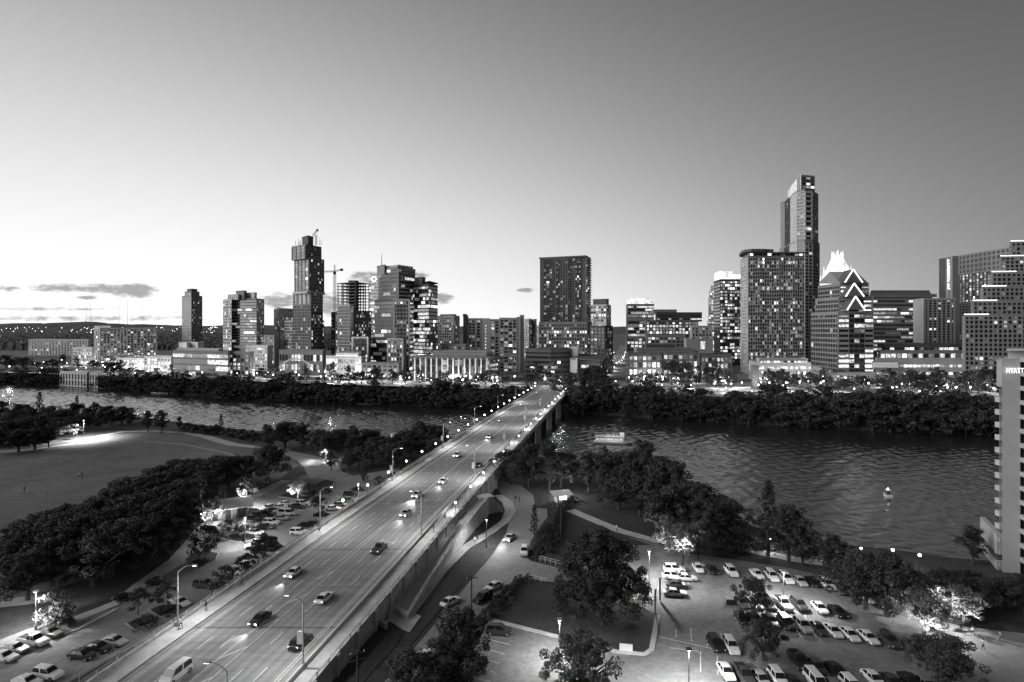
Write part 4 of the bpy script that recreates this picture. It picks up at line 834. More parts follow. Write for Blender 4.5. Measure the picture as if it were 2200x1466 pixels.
# chevron building
T = building('office_building', 'stepped office with three glowing chevrons and banded lit floors by the right bank', 1808, 510)
bl = S(BAND, fh=4.1, sw=.42, gl=GL_B, lit=.75, mix=(.0, .1, .2, .4, .3), wall=W_DARK, group=1)
for (xa, xb, xc, yt, yb) in ((1743, 1801, 1876, 672, 803), (1752, 1803, 1872, 640, 673), (1758, 1805, 1866, 610, 641)):
    P, z0, z1 = block(T, [(xa, 552 if xa == 1743 else 545), (xb, 508 if xa == 1743 else 511), (xc, 508 if xa == 1743 else 511)], yt, 508, ybase=yb, wall=W_GREY, styles=[S(CURT, fh=4.1, gl=GL_M, lit=.04, wall=W_GREY, bay=4, pw=.12, sw=.3, dep=.3)], name='stage')
    A, B = P[1], P[2]; lf = lambda t: A + (B - A) * t
    for t0, t1, lt, cols in ((.0, .3, .8, 1), (.3, .75, .25, 3), (.75, 1.0, .8, 1)):
        SEED[0] += 1; facade(T, lf(t0), lf(t1), z0, z1 - .4, fh=4.1, cols=cols, pw=.03, sw=.5 if lt > .5 else .3, lit=lt, mix=(0, .1, .15, .4, .35) if lt > .5 else MIXB, gl=GL_B, wall=W_GREY if lt > .5 else W_DARK, seed=SEED[0], rowlit=None if yt < 650 else [1, 1.2, 1.2, 1.2, .5, .3, .3, .25, .3] if lt > .5 else None, dep=.5)
o = T.location; e = [V(1757, 610, 545) - o, V(1806, 610, 510) - o, V(1867, 610, 510) - o, V(1825, 610, 550) - o]; r1, r2 = V(1782, 584, 535) - o, V(1840, 584, 522) - o
MB().poly([e[0], e[1], r2, r1]).poly([e[1], e[2], r2]).poly([e[2], e[3], r1, r2]).poly([e[3], e[0], r1]).build('roof', W_GREY, T)
for k, (ax, ay, bx, cx2, by) in enumerate(((1833, 579, 1815, 1853, 607), (1835, 609, 1817, 1856, 637), (1838, 637, 1820, 1858, 666))):
    yy = 504 - k * 2.5; a, b, c = V(ax, ay, yy) - o, V(bx, by, yy) - o, V(cx2, by, yy) - o; bk = Vector((0, 14, 0))
    MB().poly([b, c, a]).poly([b, a, a + bk, b + bk]).poly([c, c + bk, a + bk, a]).poly([b + bk, a + bk, c + bk]).build('gable', W_DARK, T)
    for q in (b, c): MB().tube(a + Vector((0, -.3, 0)), q + Vector((0, -.3, 0)), .5, n=5).build('light_strip', E_EDGE, T)
block(T, [(1780, 505), (1785, 492), (1880, 492)], 804, 492, wall=W_STONE, styles=[None, dict(cols=16, floors=2, pw=.35, sw=.3, lit=.5, mix=MIXB, wall=W_STONE)], name='base_storey'); block(T, [(1744, 545), (1784, 496), (1788, 500)], 798, 500, wall=W_PALE, styles=[dict(cols=10, floors=2, pw=.35, sw=.25, lit=.15, wall=W_PALE), None], name='base_storey')
# ---- right cluster
T = building('office_building', 'broad office with dark sloping roof cap right of the chevron building', 1940, 605)
block(T, [(1866, 640), (1876, 603), (2012, 603)], 634, 603, wall=W_GREY, styles=[S(GRID, lit=.3), S(BAND, fh=3.9, bay=4, lit=.6, mix=MIXB, sw=.5, wall=W_GREY, single=False)])
o = T.location; q = [V(1868, 634, 604) - o, V(2002, 634, 604) - o, V(2002, 634, 640) - o, V(1868, 634, 640) - o]; q2 = [V(1872, 624, 612) - o, V(1996, 624, 612) - o, V(1992, 624, 634) - o, V(1874, 624, 634) - o]; MB().hexa(q + q2).build('roof_cap', W_DARK, T)
T = building('hotel_slab', 'hotel slab with pale blank left wall and columns of dark windows at right', 2008, 565)
block(T, [(1962, 590), (1984, 562), (2052, 562)], 643, 562, ybase=738, wall=W_PALE, styles=[None, dict(cols=7, floors=17, pw=.45, sw=.3, lit=.16, mix=MIXB, wall=W_MID, gl=GL_B)]); block(T, [(1962, 592), (1984, 564), (2052, 564)], 738, 564, wall=W_DARK, name='base_storey')
for k in range(17): pbox(T, 'slot', (X(1973, 577) - T.location.x, 575.6 - T.location.y, 28 + k * 2.7), (.5, .6, 1.2), W_DARK)
T = building('convention_hotel', 'long low white-walled hotel terraces left of the stepped right tower', 1975, 505)
block(T, [(1878, 520), (1882, 503), (2076, 503)], 772, 503, wall=W_PALE, styles=[None, dict(cols=20, floors=2, pw=.12, sw=.5, lit=.55, mix=MIXV, wall=W_PALE)]); block(T, [(1886, 520), (1890, 510), (2076, 510)], 755, 510, ybase=773, wall=W_GREY, styles=[None, dict(cols=16, floors=1, pw=.15, sw=.25, lit=.8, rowlit=[1], mix=MIXB)], name='upper_storey')
block(T, [(1894, 525), (1900, 516), (2070, 516)], 742, 516, ybase=756, wall=W_DARK, styles=[None, dict(cols=16, floors=1, pw=.1, sw=.3, lit=.8, rowlit=[1], mix=MIXV)], name='upper_storey'); block(T, [(1872, 515), (1874, 495), (1930, 492)], 778, 495, ybase=790, wall=W_WHITE, name='canopy', parapet=False)
T = building('hotel_tower', 'dark hotel tower with vertical lit sign and bright window columns at the right', 2090, 660)
jw = dict(pw=.45, sw=.5, fh=3.2, wall=W_DARK, gl=GL_B)
P, z0, z1 = block(T, [(2033, 705), (2047, 690), (2060, 686), (2172, 612), (2215, 612)], 532, 612, wall=W_DARK, styles=[S(jw, cols=1, lit=0, wall=W_MID, sw=0), None, None, None], parapet=False, ztop=Z(541, 650))
A, B = P[2], P[3]; SEED[0] += 1
facade(T, A, B, Z(585, 650), z1, fh=5, cols=12, pw=.35, sw=.3, lit=0, wall=W_GREY, gl=GL_B, seed=4); facade(T, A, B, Z(648, 650), Z(585, 650), fh=3.1, cols=14, pw=.5, sw=.25, lit=.8, rowlit=[1], mix=(.05, .3, .35, .25, .05), wall=W_DARK, gl=GL_D, seed=9); facade(T, A, B, 40, Z(648, 650), fh=3.3, cols=14, pw=.35, sw=.5, lit=.12, mix=MIXB, wall=W_DARK, gl=GL_B, seed=5, single=False)
def text3d(parent, body, loc, size, m, rot=(R(90), 0, 0), name='lettering', ext=.08, sx=1.0):
    c = bpy.data.curves.new('lettering', 'FONT'); c.body = body; c.size = size; c.extrude = ext; c.align_x = 'CENTER'; c.align_y = 'CENTER'; c.materials.append(m)
    t_ = bpy.data.objects.new('lettering_curve', c); COL.objects.link(t_); bpy.context.view_layer.update()
    me = bpy.data.meshes.new_from_object(t_.evaluated_get(bpy.context.evaluated_depsgraph_get())); bpy.data.objects.remove(t_); bpy.data.curves.remove(c)
    if not me.materials: me.materials.append(m)
    o = bpy.data.objects.new(name, me); COL.objects.link(o); o.location = loc; o.rotation_euler = rot; o.scale = (sx, 1, 1); o.parent = parent; return o
a, b = P[0], P[1]; md = (a + b) / 2; d = (b - a).normalized(); text3d(T, 'JW MARRIOTT', (md.x - T.location.x + d.y * 1.0, md.y - T.location.y - d.x * 1.0, Z(590, 700) - 11), 5.6, E_SIGN, (R(90), R(-90), math.atan2(d.y, d.x)), sx=.95)
T = building('office_tower', 'stepped tower with glowing white ledges at the right edge of the picture', 2140, 470)
sg = dict(fh=3.5, bay=3.4, pw=.3, sw=.36, lit=.16, mix=MIX, wall=W_GREY, gl=GL_B)
for k, (px, y0, yb) in enumerate(((2072, 677, None), (2090, 647, 677), (2110, 616, 647), (2131, 585, 616), (2150, 551, 585), (2172, 519, 551))):
    Yk = 470 + k * 5; block(T, [(px - 3, Yk + 30), (px, Yk), (2290, Yk - 8)], y0, Yk, ybase=yb, wall=W_GREY, styles=[S(sg, lit=.1, single=False), S(sg, single=False)], parapet=False, name='stage')
    p, q = V(px, y0, Yk - .4) - T.location, V(px + 52, y0 - 3, Yk - 2.2) - T.location; MB().box(tuple((p + q) / 2), ((q - p).length, .6, .55), math.atan2(q.y - p.y, q.x - p.x)).build('light_strip', E_EDGE, T)
pbox(T, 'bright_storey', (X(2127, 484) - T.location.x, 483.2 - T.location.y, Z(631, 484) - 11), (12.5, .4, 6), LIT[4])
# ---- foreground hotel at the right edge
T = empty('hotel_tower', gp(2170, 1230, 4), 0, 'tall pale concrete hotel end wall with glowing name at the right edge of the picture', 'building'); o = T.location
YH = 124.0; W_HY = mat('hotel_concrete', .42, .85, .1, .15)
def hp(px, py, Y=YH): return V(px, py, Y) - o
DV = Vector((.66, .75))                      # the hotel runs back along this direction
def slab(pa, Ya, pb, Yb, depth, z0_, z1_, nm, m): a, b = hp(pa, 0, Ya).xy, hp(pb, 0, Yb).xy; return fixn(MB().prism([tuple(a), tuple(b), tuple(b + DV * depth), tuple(a + DV * depth)], z0_, z1_).build(nm, m, T))
slab(2153, 124, 2192, 123, 14, 0, Z(772, YH) - 4, 'end_wall', W_HY); slab(2192.6, 124.4, 2300, 121, 12, 0, Z(774, YH) - 4, 'room_block', W_DARK)
for k in range(15): pbox(T, 'balcony', (hp(2240, 0, 122).x, hp(2240, 0, 122).y - .6, 3 + k * 2.9), (8, 1.6, .9), W_MID, -.2)
slab(2141, 125.5, 2152.8, 125, 9, Z(832, YH) - 4, Z(774, YH) - 4, 'upper_block', W_HY); slab(2146.5, 126.5, 2152.8, 126, 9, 0, Z(832, YH) - 4, 'shaft', W_DARK)
for k in range(14): pbox(T, 'balcony', (hp(2148, 0, 125.2).x, 125.4 - o.y, Z(860, YH) - 4 - k * 2.62), (.8, 1.2, 1.1), W_HY)
slab(2166, 127, 2240, 126, 8, Z(772, YH) - 4, Z(755, YH) - 4, 'penthouse', W_WHITE); slab(2161, 126, 2245, 125, 9, Z(755, YH) - 4, Z(752, YH) - 4, 'penthouse_roof', W_WHITE)
text3d(T, 'HYATT', (hp(2171.5, 0).x, -.35 + hp(2171.5, 0, 123.3).y, Z(796.5, YH) - 4), 1.55, emit('hotel_sign', 1.6), (R(90), 0, -.27), name='sign_lettering', sx=.62)
wing = [(2106, 137), (2142, 125), (2153, 125)]
for z0_, z1_, nm in ((Z(1216, 130) - 4, Z(1186, 130) - 4, 'wing_wall'), (Z(1172, 130) - 4, Z(1132, 130) - 4, 'wing_balcony')):
    P = foot(wing); fixn(MB().prism([(p.x - o.x, p.y - o.y) for p in P], max(0, z0_), z1_).build(nm, W_HY, T))
P = foot(wing); c = sum(P, Vector()) / 4; fixn(MB().prism([tuple(((p - c) * .93 + c).xy - o.xy) for p in P], 0, Z(1140, 130) - 4).build('wing_core', W_DARK, T))
# ================================================================== TREES AND PLANTS
def leaf_mat(name, g, var=.55):
    m = bpy.data.materials.new(name); m.use_nodes = True; t = m.node_tree; n = t.nodes; p = n['Principled BSDF']; p.inputs['Roughness'].default_value = .7; p.inputs['Specular IOR Level'].default_value = .25
    c = n.new('ShaderNodeTexCoord'); x = n.new('ShaderNodeTexNoise'); x.inputs['Scale'].default_value = 1.3; x.inputs['Detail'].default_value = 3; t.links.new(c.outputs['Object'], x.inputs['Vector'])
    oi = n.new('ShaderNodeObjectInfo'); r = n.new('ShaderNodeMapRange'); r.inputs['From Min'].default_value = .3; r.inputs['From Max'].default_value = .7; r.inputs['To Min'].default_value = g * (1 - var); r.inputs['To Max'].default_value = g * (1 + var)
    t.links.new(x.outputs['Fac'], r.inputs['Value']); q = n.new('ShaderNodeMath'); q.operation = 'MULTIPLY_ADD'; q.inputs[1].default_value = .5; q.inputs[2].default_value = .75; t.links.new(oi.outputs['Random'], q.inputs[0])
    k = n.new('ShaderNodeMath'); k.operation = 'MULTIPLY'; t.links.new(r.outputs[0], k.inputs[0]); t.links.new(q.outputs[0], k.inputs[1]); t.links.new(k.outputs[0], p.inputs['Base Color'])
    MATS[name] = m; return m
LEAF = leaf_mat('oak_leaf', .052); LEAF2 = leaf_mat('cypress_leaf', .036); LEAF3 = leaf_mat('shrub_leaf', .05); LEAFG = leaf_mat('grass_blade', .07)
BARK = mat('bark', .07, .95, .4, 2.5, .5, coord='object')
def leaves_mesh(name, clumps, per, size, m, seed, flat=.5):
    """leaf-sized quads spread over many small clumps: (centre, radius)"""
    g = np.random.default_rng(seed); C = np.repeat(np.array([c for c, r in clumps]), per, 0); Rr = np.repeat(np.array([r for c, r in clumps]), per)
    n = len(C); d = g.normal(size=(n, 3)); d /= np.linalg.norm(d, axis=1)[:, None]; rad = Rr * g.uniform(.35, 1.0, n) ** .6; d2 = d.copy(); d2[:, 2] *= .75
    P = C + d2 * rad[:, None]; nn = d + g.normal(size=(n, 3)) * flat; nn[:, 2] += .25; nn /= np.linalg.norm(nn, axis=1)[:, None]
    u = np.cross(nn, g.normal(size=(n, 3))); u /= np.linalg.norm(u, axis=1)[:, None]; v = np.cross(nn, u); s = size * g.uniform(.6, 1.35, n)[:, None]
    V_ = np.stack([P - u * s * .5, P - v * s * .32, P + u * s * .5, P + v * s * .32], 1).reshape(-1, 3)
    me = bpy.data.meshes.new(name); me.vertices.add(4 * n); me.vertices.foreach_set('co', V_.astype(np.float32).ravel()); me.loops.add(4 * n); me.loops.foreach_set('vertex_index', np.arange(4 * n, dtype=np.int32))
    me.polygons.add(n); me.polygons.foreach_set('loop_start', np.arange(0, 4 * n, 4, dtype=np.int32)); me.update(calc_edges=True); me.materials.append(m); return me
def tree_proto(kind, seed, det):
    r_ = random.Random(seed); cl = []; tr = MB()
    if kind == 'oak':        # broad dome on spreading limbs
        Hh, Wd, th = 9.0, 6.2, 2.4; tr.tube((0, 0, -.3), (r_.uniform(-.3, .3), 0, th), .42, .32, 8)
        for i in range(11):
            a = 2.4 * i + r_.uniform(-.4, .4); rr = Wd * r_.uniform(.35, .8); e = (rr * math.cos(a), rr * math.sin(a), th + r_.uniform(1.4, 4.6) * (1.15 - rr / Wd * .5)); mid = (e[0] * .5, e[1] * .5, th + (e[2] - th) * .45)
            tr.tube((0, 0, th - .2), mid, .24, .15, 6).tube(mid, e, .15, .05, 5)
        nC = int(95 * det)
        for i in range(nC):
            a = r_.uniform(0, 6.283); q = r_.random() ** .55; ph = r_.uniform(-.12, 1) ** 1 * 1.5; lob = 1 + .16 * math.sin(3 * a + seed) + .1 * math.sin(5 * a + 2 * seed)
            x = Wd * q * math.cos(ph) * lob; cl.append(((x * math.cos(a), x * math.sin(a), th + 1.0 + (Hh - th - 1.4) * max(-.1, math.sin(ph)) * (.55 + .45 * q) + r_.uniform(-.4, .4)), r_.uniform(.7, 1.35)))
    elif kind == 'giant':    # one very big dense oak whose skirts hang low
        Hh, Wd, th = 15.0, 8.0, 2.2; tr.tube((0, 0, -.3), (.3, 0, th), .8, .6, 10)
        for i in range(14):
            a = 2.4 * i; rr = Wd * r_.uniform(.35, .8); e = (rr * math.cos(a), rr * math.sin(a), th + r_.uniform(2, 9)); tr.tube((0, 0, th - .2), e, .35, .06, 6)
        for i in range(420):
            a = r_.uniform(0, 6.283); q = r_.random() ** .3; ph = r_.uniform(-.40, 1.45); lob = 1 + .12 * math.sin(3 * a + 1) + .09 * math.sin(7 * a + 2)
            x = Wd * q * math.cos(ph) * lob; cl.append(((x * math.cos(a), x * math.sin(a), 5.4 + 9.0 * math.sin(ph) * (.55 + .45 * q) * (1 + .1 * math.sin(4 * a))), r_.uniform(.8, 1.5)))
    elif kind == 'elm':      # taller, uneven, open
        Hh, Wd, th = 12.5, 4.6, 3.2; tr.tube((0, 0, -.3), (.2, 0, th), .36, .28, 8).tube((.2, 0, th), (r_.uniform(-.6, .6), r_.uniform(-.6, .6), Hh * .78), .28, .06, 6)
        cs = []
        for i in range(13):
            a = 2.4 * i + r_.uniform(-.5, .5); z = th + (Hh - th) * (i + .5) / 13; rr = Wd * (math.sin(math.pi * min(1, (z - th * .6) / (Hh - th * .4))) ** .6) * r_.uniform(.45, .95); e = (rr * math.cos(a), rr * math.sin(a), z + .8); tr.tube((0.1, 0, z - 1.4), e, .14, .03, 5); cs.append(e)
        for e in cs:
            for k in range(int(7 * det)): t = r_.uniform(.35, 1.1); cl.append(((e[0] * t + r_.uniform(-.9, .9), e[1] * t + r_.uniform(-.9, .9), e[2] + r_.uniform(-1.2, .9)), r_.uniform(.6, 1.25)))
        for k in range(int(8 * det)): cl.append(((r_.uniform(-1.2, 1.2), r_.uniform(-1.2, 1.2), Hh - r_.uniform(0, 2.5)), r_.uniform(.5, 1.0)))
    elif kind == 'cypress':  # conical, layered
        Hh, Wd, th = 15.0, 3.6, 1.6; tr.tube((0, 0, -.3), (0, 0, Hh * .9), .4, .05, 7)
        for i in range(int(26)):
            z = th + (Hh - th) * i / 26; rr = Wd * (1 - i / 27) ** .75 * r_.uniform(.6, 1.1); a = 2.4 * i
            for k in range(3):
                b = a + k * 2.1 + r_.uniform(-.3, .3); tr.tube((0, 0, z), (rr * math.cos(b) * .9, rr * math.sin(b) * .9, z - .3), .06, .02, 4)
                for q in range(max(1, int(1.6 * det))): t = r_.uniform(.3, 1.05); cl.append(((rr * t * math.cos(b), rr * t * math.sin(b), z + r_.uniform(-.4, .4)), r_.uniform(.45, .85)))
    elif kind == 'small':    # young ornamental tree
        Hh, Wd, th = 5.0, 2.2, 1.3; tr.tube((0, 0, -.2), (0, 0, 3.4), .12, .05, 6)
        for i in range(int(40 * det)):
            a = r_.uniform(0, 6.283); q = r_.random() ** .5; ph = r_.uniform(-.5, 1.5); x = Wd * q * math.cos(ph); cl.append(((x * math.cos(a), x * math.sin(a), th + 1.3 + 2.1 * math.sin(ph)), r_.uniform(.4, .75)))
    else:                    # shrub
        tr.tube((0, 0, -.2), (0, 0, .7), .06, .04, 5)
        for i in range(int(22 * det)):
            a = r_.uniform(0, 6.283); q = r_.random() ** .5; cl.append(((1.5 * q * math.cos(a), 1.5 * q * math.sin(a), .35 + .9 * (1 - q * q) * r_.uniform(.4, 1)), r_.uniform(.35, .6)))
    per = {'giant': 150, 'oak': 125, 'elm': 105, 'cypress': 60, 'small': 60, 'shrub': 60}[kind]; size = {'giant': .33, 'oak': .34, 'elm': .34, 'cypress': .30, 'small': .26, 'shrub': .22}[kind]
    if det < 1: per = int(per * .42); size *= 1.7
    m = {'giant': LEAF, 'oak': LEAF, 'elm': LEAF, 'cypress': LEAF2, 'small': LEAF, 'shrub': LEAF3}[kind]
    return tr.mesh('trunk', BARK), leaves_mesh('crown', cl, per, size, m, seed), Hh if kind != 'shrub' else 1.5
PROTO = {}
for kd in ('oak', 'elm', 'cypress', 'small', 'shrub'):
    PROTO[kd] = [tree_proto(kd, s + 11 * len(kd), 1.0) for s in range(3)]; PROTO['far_' + kd] = [tree_proto(kd, s + 70 + len(kd), .55) for s in range(2)] if kd in ('oak', 'elm') else None
PROTO['giant'] = [tree_proto('giant', 3, 1.0)]
LEAF_LIT = leaf_mat('pale_leaf', .12, .4)  # lighter leaf copy: lamplight on the lit crowns put into the colour
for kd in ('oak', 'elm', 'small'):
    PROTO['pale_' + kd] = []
    for (tm, cm, h0) in PROTO[kd]: c2_ = cm.copy(); c2_.materials[0] = LEAF_LIT; PROTO['pale_' + kd].append((tm, c2_, h0))
TREES = []
def crown_fill(px, py, h, e, dx=-1.5, dy=-4.0, sp=85):  # unseen spot added near the trunk foot to brighten a crown
    b = gp(px, py, 4.0); p_ = b + Vector((dx, dy, .35)); lamp(p_, e, .2, spot=sp, aim=b + Vector((0, 0, h * .62)) - p_, name='garden_uplight', blend=.7)
def tree(kind, loc, h, label, group, cat='tree', wide=1.0, name=None):
    tm, cm, H0 = rng.choice(PROTO[kind]); base = kind.replace('far_', '').replace('pale_', '')
    nm = name or {'giant': 'oak_tree', 'oak': 'oak_tree', 'elm': 'leafy_tree', 'cypress': 'cypress_tree', 'small': 'young_tree', 'shrub': 'shrub'}[base]
    t = empty(nm, loc, rng.uniform(0, 6.28), label, cat, group); s = h / H0; t.scale = (s * wide, s * wide, s)
    link('trunk' if base != 'shrub' else 'stem', tm, t); link('crown' if base != 'shrub' else 'foliage', cm, t); TREES.append(t); return t
def gz(px, py): return gp(px, py, 4.0)
# dense wood between meadow and parking (base pixels are where trunks stand on the ground)
wood = [(60, 1290, 9), (110, 1265, 10), (30, 1250, 8), (150, 1240, 10.5), (95, 1225, 10), (200, 1260, 10), (240, 1238, 10.5), (185, 1212, 10.5), (130, 1195, 9.5), (60, 1200, 8.5), (290, 1220, 10.5), (245, 1195, 11), (330, 1185, 11), (210, 1170, 10.5), (290, 1165, 11), (150, 1160, 8.5),
        (380, 1155, 11), (340, 1140, 11), (400, 1122, 11), (260, 1140, 11), (310, 1115, 11), (360, 1100, 11), (430, 1092, 10), (270, 1105, 10), (400, 1080, 11), (345, 1072, 10), (450, 1065, 10.5), (490, 1052, 10), (420, 1050, 9.5), (380, 1046, 8.5), (520, 1040, 9), (470, 1034, 8.5), (100, 1175, 8)]
for i, (px, py, h) in enumerate(sorted(wood, key=lambda q: -q[1])): tree('oak', gz(px, py), h, f'dense dark oak in the wood beside the meadow, {ORD[i]} counting up from the bottom' if i < 33 else '', 'oaks of the wood beside the meadow', wide=rng.uniform(.95, 1.2))
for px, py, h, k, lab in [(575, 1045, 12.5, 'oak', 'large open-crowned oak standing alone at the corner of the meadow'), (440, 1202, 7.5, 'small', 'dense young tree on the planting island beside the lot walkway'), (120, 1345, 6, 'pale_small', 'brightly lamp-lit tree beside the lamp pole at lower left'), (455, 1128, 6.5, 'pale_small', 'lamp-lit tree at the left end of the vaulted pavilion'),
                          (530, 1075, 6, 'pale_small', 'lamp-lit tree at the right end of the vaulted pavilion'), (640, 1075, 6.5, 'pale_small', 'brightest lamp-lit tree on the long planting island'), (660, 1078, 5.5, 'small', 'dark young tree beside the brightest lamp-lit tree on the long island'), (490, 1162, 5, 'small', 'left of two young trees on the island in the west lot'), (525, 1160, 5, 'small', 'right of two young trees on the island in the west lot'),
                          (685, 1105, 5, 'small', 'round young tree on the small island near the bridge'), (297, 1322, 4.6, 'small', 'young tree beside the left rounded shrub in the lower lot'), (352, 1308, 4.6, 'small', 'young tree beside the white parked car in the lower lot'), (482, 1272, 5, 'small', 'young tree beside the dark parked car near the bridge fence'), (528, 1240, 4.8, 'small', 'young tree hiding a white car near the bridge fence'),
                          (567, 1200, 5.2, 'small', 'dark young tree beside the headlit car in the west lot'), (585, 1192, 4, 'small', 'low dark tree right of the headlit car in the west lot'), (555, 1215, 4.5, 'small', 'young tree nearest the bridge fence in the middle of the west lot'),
                          (782, 1035, 9.5, 'cypress', 'narrow pointed tree on the plaza edge beside the bridge'), (712, 1012, 6.5, 'elm', 'left of two small plaza trees with ring planters'), (748, 1012, 6.5, 'elm', 'right of two small plaza trees with ring planters'), (815, 1050, 4, 'small', 'small tree at the bridge foot beside the plaza'), (845, 1040, 4, 'small', 'bushy tree squeezed against the left bridge parapet')]:
    tree(k, gz(px, py), h, lab, None)
# meadow edge and river fringe, left
fr = [(-20, 955, 10), (20, 960, 11), (55, 950, 11), (90, 955, 11), (120, 945, 10), (20, 930, 9), (70, 925, 10), (150, 935, 9), (180, 925, 8.5), (215, 925, 9), (110, 915, 10), (160, 908, 10), (205, 905, 9), (240, 915, 8), (40, 905, 9), (-40, 915, 9), (0, 895, 9), (262, 912, 9.5), (-10, 978, 10), (40, 972, 9.5), (75, 966, 9), (105, 962, 8.5), (10, 945, 10), (135, 922, 9.5), (190, 912, 8), (230, 904, 8), (95, 935, 10), (60, 912, 9.5)]
for i, (px, py, h) in enumerate(fr): tree('oak' if i % 3 else 'elm', gz(px, py), h, f'dark tree in the thicket left of the meadow lamp, {ORD[i]} of the thicket', 'trees of the thicket at the left edge', wide=1.15)
for px, py, h, k, lab in [(85, 900, 15, 'cypress', 'tall cypress rising above the left thicket against the river'), (165, 895, 12, 'cypress', 'shorter cypress right of the tall one in the left thicket'), (318, 928, 9, 'elm', 'left of two slender trees at the meadow edge by the river'), (347, 932, 10, 'elm', 'right of two slender trees at the meadow edge by the river'), (385, 925, 6, 'elm', 'low tree right of the two slender trees at the meadow edge'), (475, 932, 9.5, 'cypress', 'lone small cypress on the riverbank right of the meadow'), (280, 918, 7, 'elm', 'small tree left of the slender pair at the meadow edge')]: tree(k, gz(px, py), h, lab, None)
for i, (px, py) in enumerate([(405, 926), (430, 930), (450, 934), (495, 938), (515, 940), (535, 943), (460, 930), (545, 946)]): tree('shrub', gz(px, py), 4.2, f'riverbank shrub beside the meadow path, {ORD[i]} from the left', 'shrubs on the near riverbank', 'shrub')
g2 = [(575, 968, 9.5), (612, 965, 11), (650, 968, 10), (690, 972, 9), (720, 985, 10), (735, 965, 8), (760, 985, 11), (790, 978, 10), (700, 990, 9), (820, 992, 8), (850, 992, 9), (880, 985, 11), (905, 970, 11), (930, 968, 10), (868, 1000, 9), (915, 985, 9), (950, 962, 8), (840, 1008, 9), (800, 1000, 9), (770, 1002, 7)]
for i, (px, py, h) in enumerate(g2): tree('oak' if i % 2 else 'elm', gz(px, py), h, f'tree in the riverside grove between meadow and bridge, {ORD[i]} of the grove', 'trees of the grove left of the bridge', wide=1.2)
# right of the bridge
g3 = [(1100, 1040, 13), (1135, 1048, 14), (1180, 1055, 16), (1205, 1048, 13), (1265, 1060, 13), (1300, 1068, 15), (1335, 1075, 16), (1360, 1082, 15), (1385, 1088, 19), (1420, 1100, 17), (1400, 1120, 13), (1450, 1115, 16), (1480, 1140, 14), (1440, 1145, 12), (1510, 1150, 13), (1545, 1160, 12), (1570, 1172, 11), (1375, 1110, 11), (1330, 1095, 10), (1410, 1150, 11), (1530, 1180, 11)]
for i, (px, py, h) in enumerate(g3): tree('elm' if i % 3 else 'oak', gz(px, py), h * .86, f'dark riverside tree right of the bridge, {ORD[i]} from the bridge', 'riverside trees right of the bridge', wide=1.05)
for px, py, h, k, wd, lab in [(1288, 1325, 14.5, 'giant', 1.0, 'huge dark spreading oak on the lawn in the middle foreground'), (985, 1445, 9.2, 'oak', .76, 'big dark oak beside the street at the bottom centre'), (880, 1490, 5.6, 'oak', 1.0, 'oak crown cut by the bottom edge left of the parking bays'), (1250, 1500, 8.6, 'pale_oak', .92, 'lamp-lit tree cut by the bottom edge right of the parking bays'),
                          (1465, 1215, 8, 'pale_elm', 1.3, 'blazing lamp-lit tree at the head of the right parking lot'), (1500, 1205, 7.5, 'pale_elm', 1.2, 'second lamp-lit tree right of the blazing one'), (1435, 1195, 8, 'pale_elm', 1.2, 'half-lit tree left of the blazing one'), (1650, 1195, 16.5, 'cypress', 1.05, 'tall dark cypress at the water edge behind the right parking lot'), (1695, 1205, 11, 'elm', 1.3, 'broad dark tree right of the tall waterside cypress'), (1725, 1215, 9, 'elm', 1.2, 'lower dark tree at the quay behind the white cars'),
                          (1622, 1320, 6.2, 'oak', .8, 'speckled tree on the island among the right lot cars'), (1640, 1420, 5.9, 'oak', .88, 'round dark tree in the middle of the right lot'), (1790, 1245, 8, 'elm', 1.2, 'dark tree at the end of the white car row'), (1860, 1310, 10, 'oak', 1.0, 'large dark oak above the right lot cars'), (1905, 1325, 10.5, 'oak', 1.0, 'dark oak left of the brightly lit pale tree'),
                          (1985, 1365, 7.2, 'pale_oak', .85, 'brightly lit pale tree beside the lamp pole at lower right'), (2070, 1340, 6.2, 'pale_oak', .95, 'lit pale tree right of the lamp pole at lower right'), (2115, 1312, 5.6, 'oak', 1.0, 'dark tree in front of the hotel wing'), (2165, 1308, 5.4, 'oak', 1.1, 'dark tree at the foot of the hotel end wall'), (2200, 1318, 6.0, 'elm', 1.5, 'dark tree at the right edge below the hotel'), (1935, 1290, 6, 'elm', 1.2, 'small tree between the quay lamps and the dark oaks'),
                          (2040, 1310, 7, 'oak', 1.0, 'low dark tree behind the lit pale trees'), (2040, 1480, 7, 'oak', .9, 'dark tree by the drive at the lower right corner'), (1990, 1440, 5, 'oak', .9, 'low dark tree overhanging the last parked cars'), (2090, 1212, 7, 'elm', 1.3, 'dim tree on the water edge behind the hotel wing'), (1148, 1150, 7.5, 'cypress', .9, 'narrow dark tree wrapped round the street pole')]:
    tree(k, gz(px, py), h, lab, None, wide=wd)
for i, (px, py) in enumerate([(1600, 1178), (1760, 1208), (1830, 1222), (1865, 1232), (1560, 1188), (1900, 1250), (1955, 1262), (2000, 1290), (2060, 1262), (2090, 1268)]): tree('shrub', gz(px, py), 3.6, f'dark shrub along the quay behind the right lot, {ORD[i]} planted', 'shrubs along the quay', 'shrub')
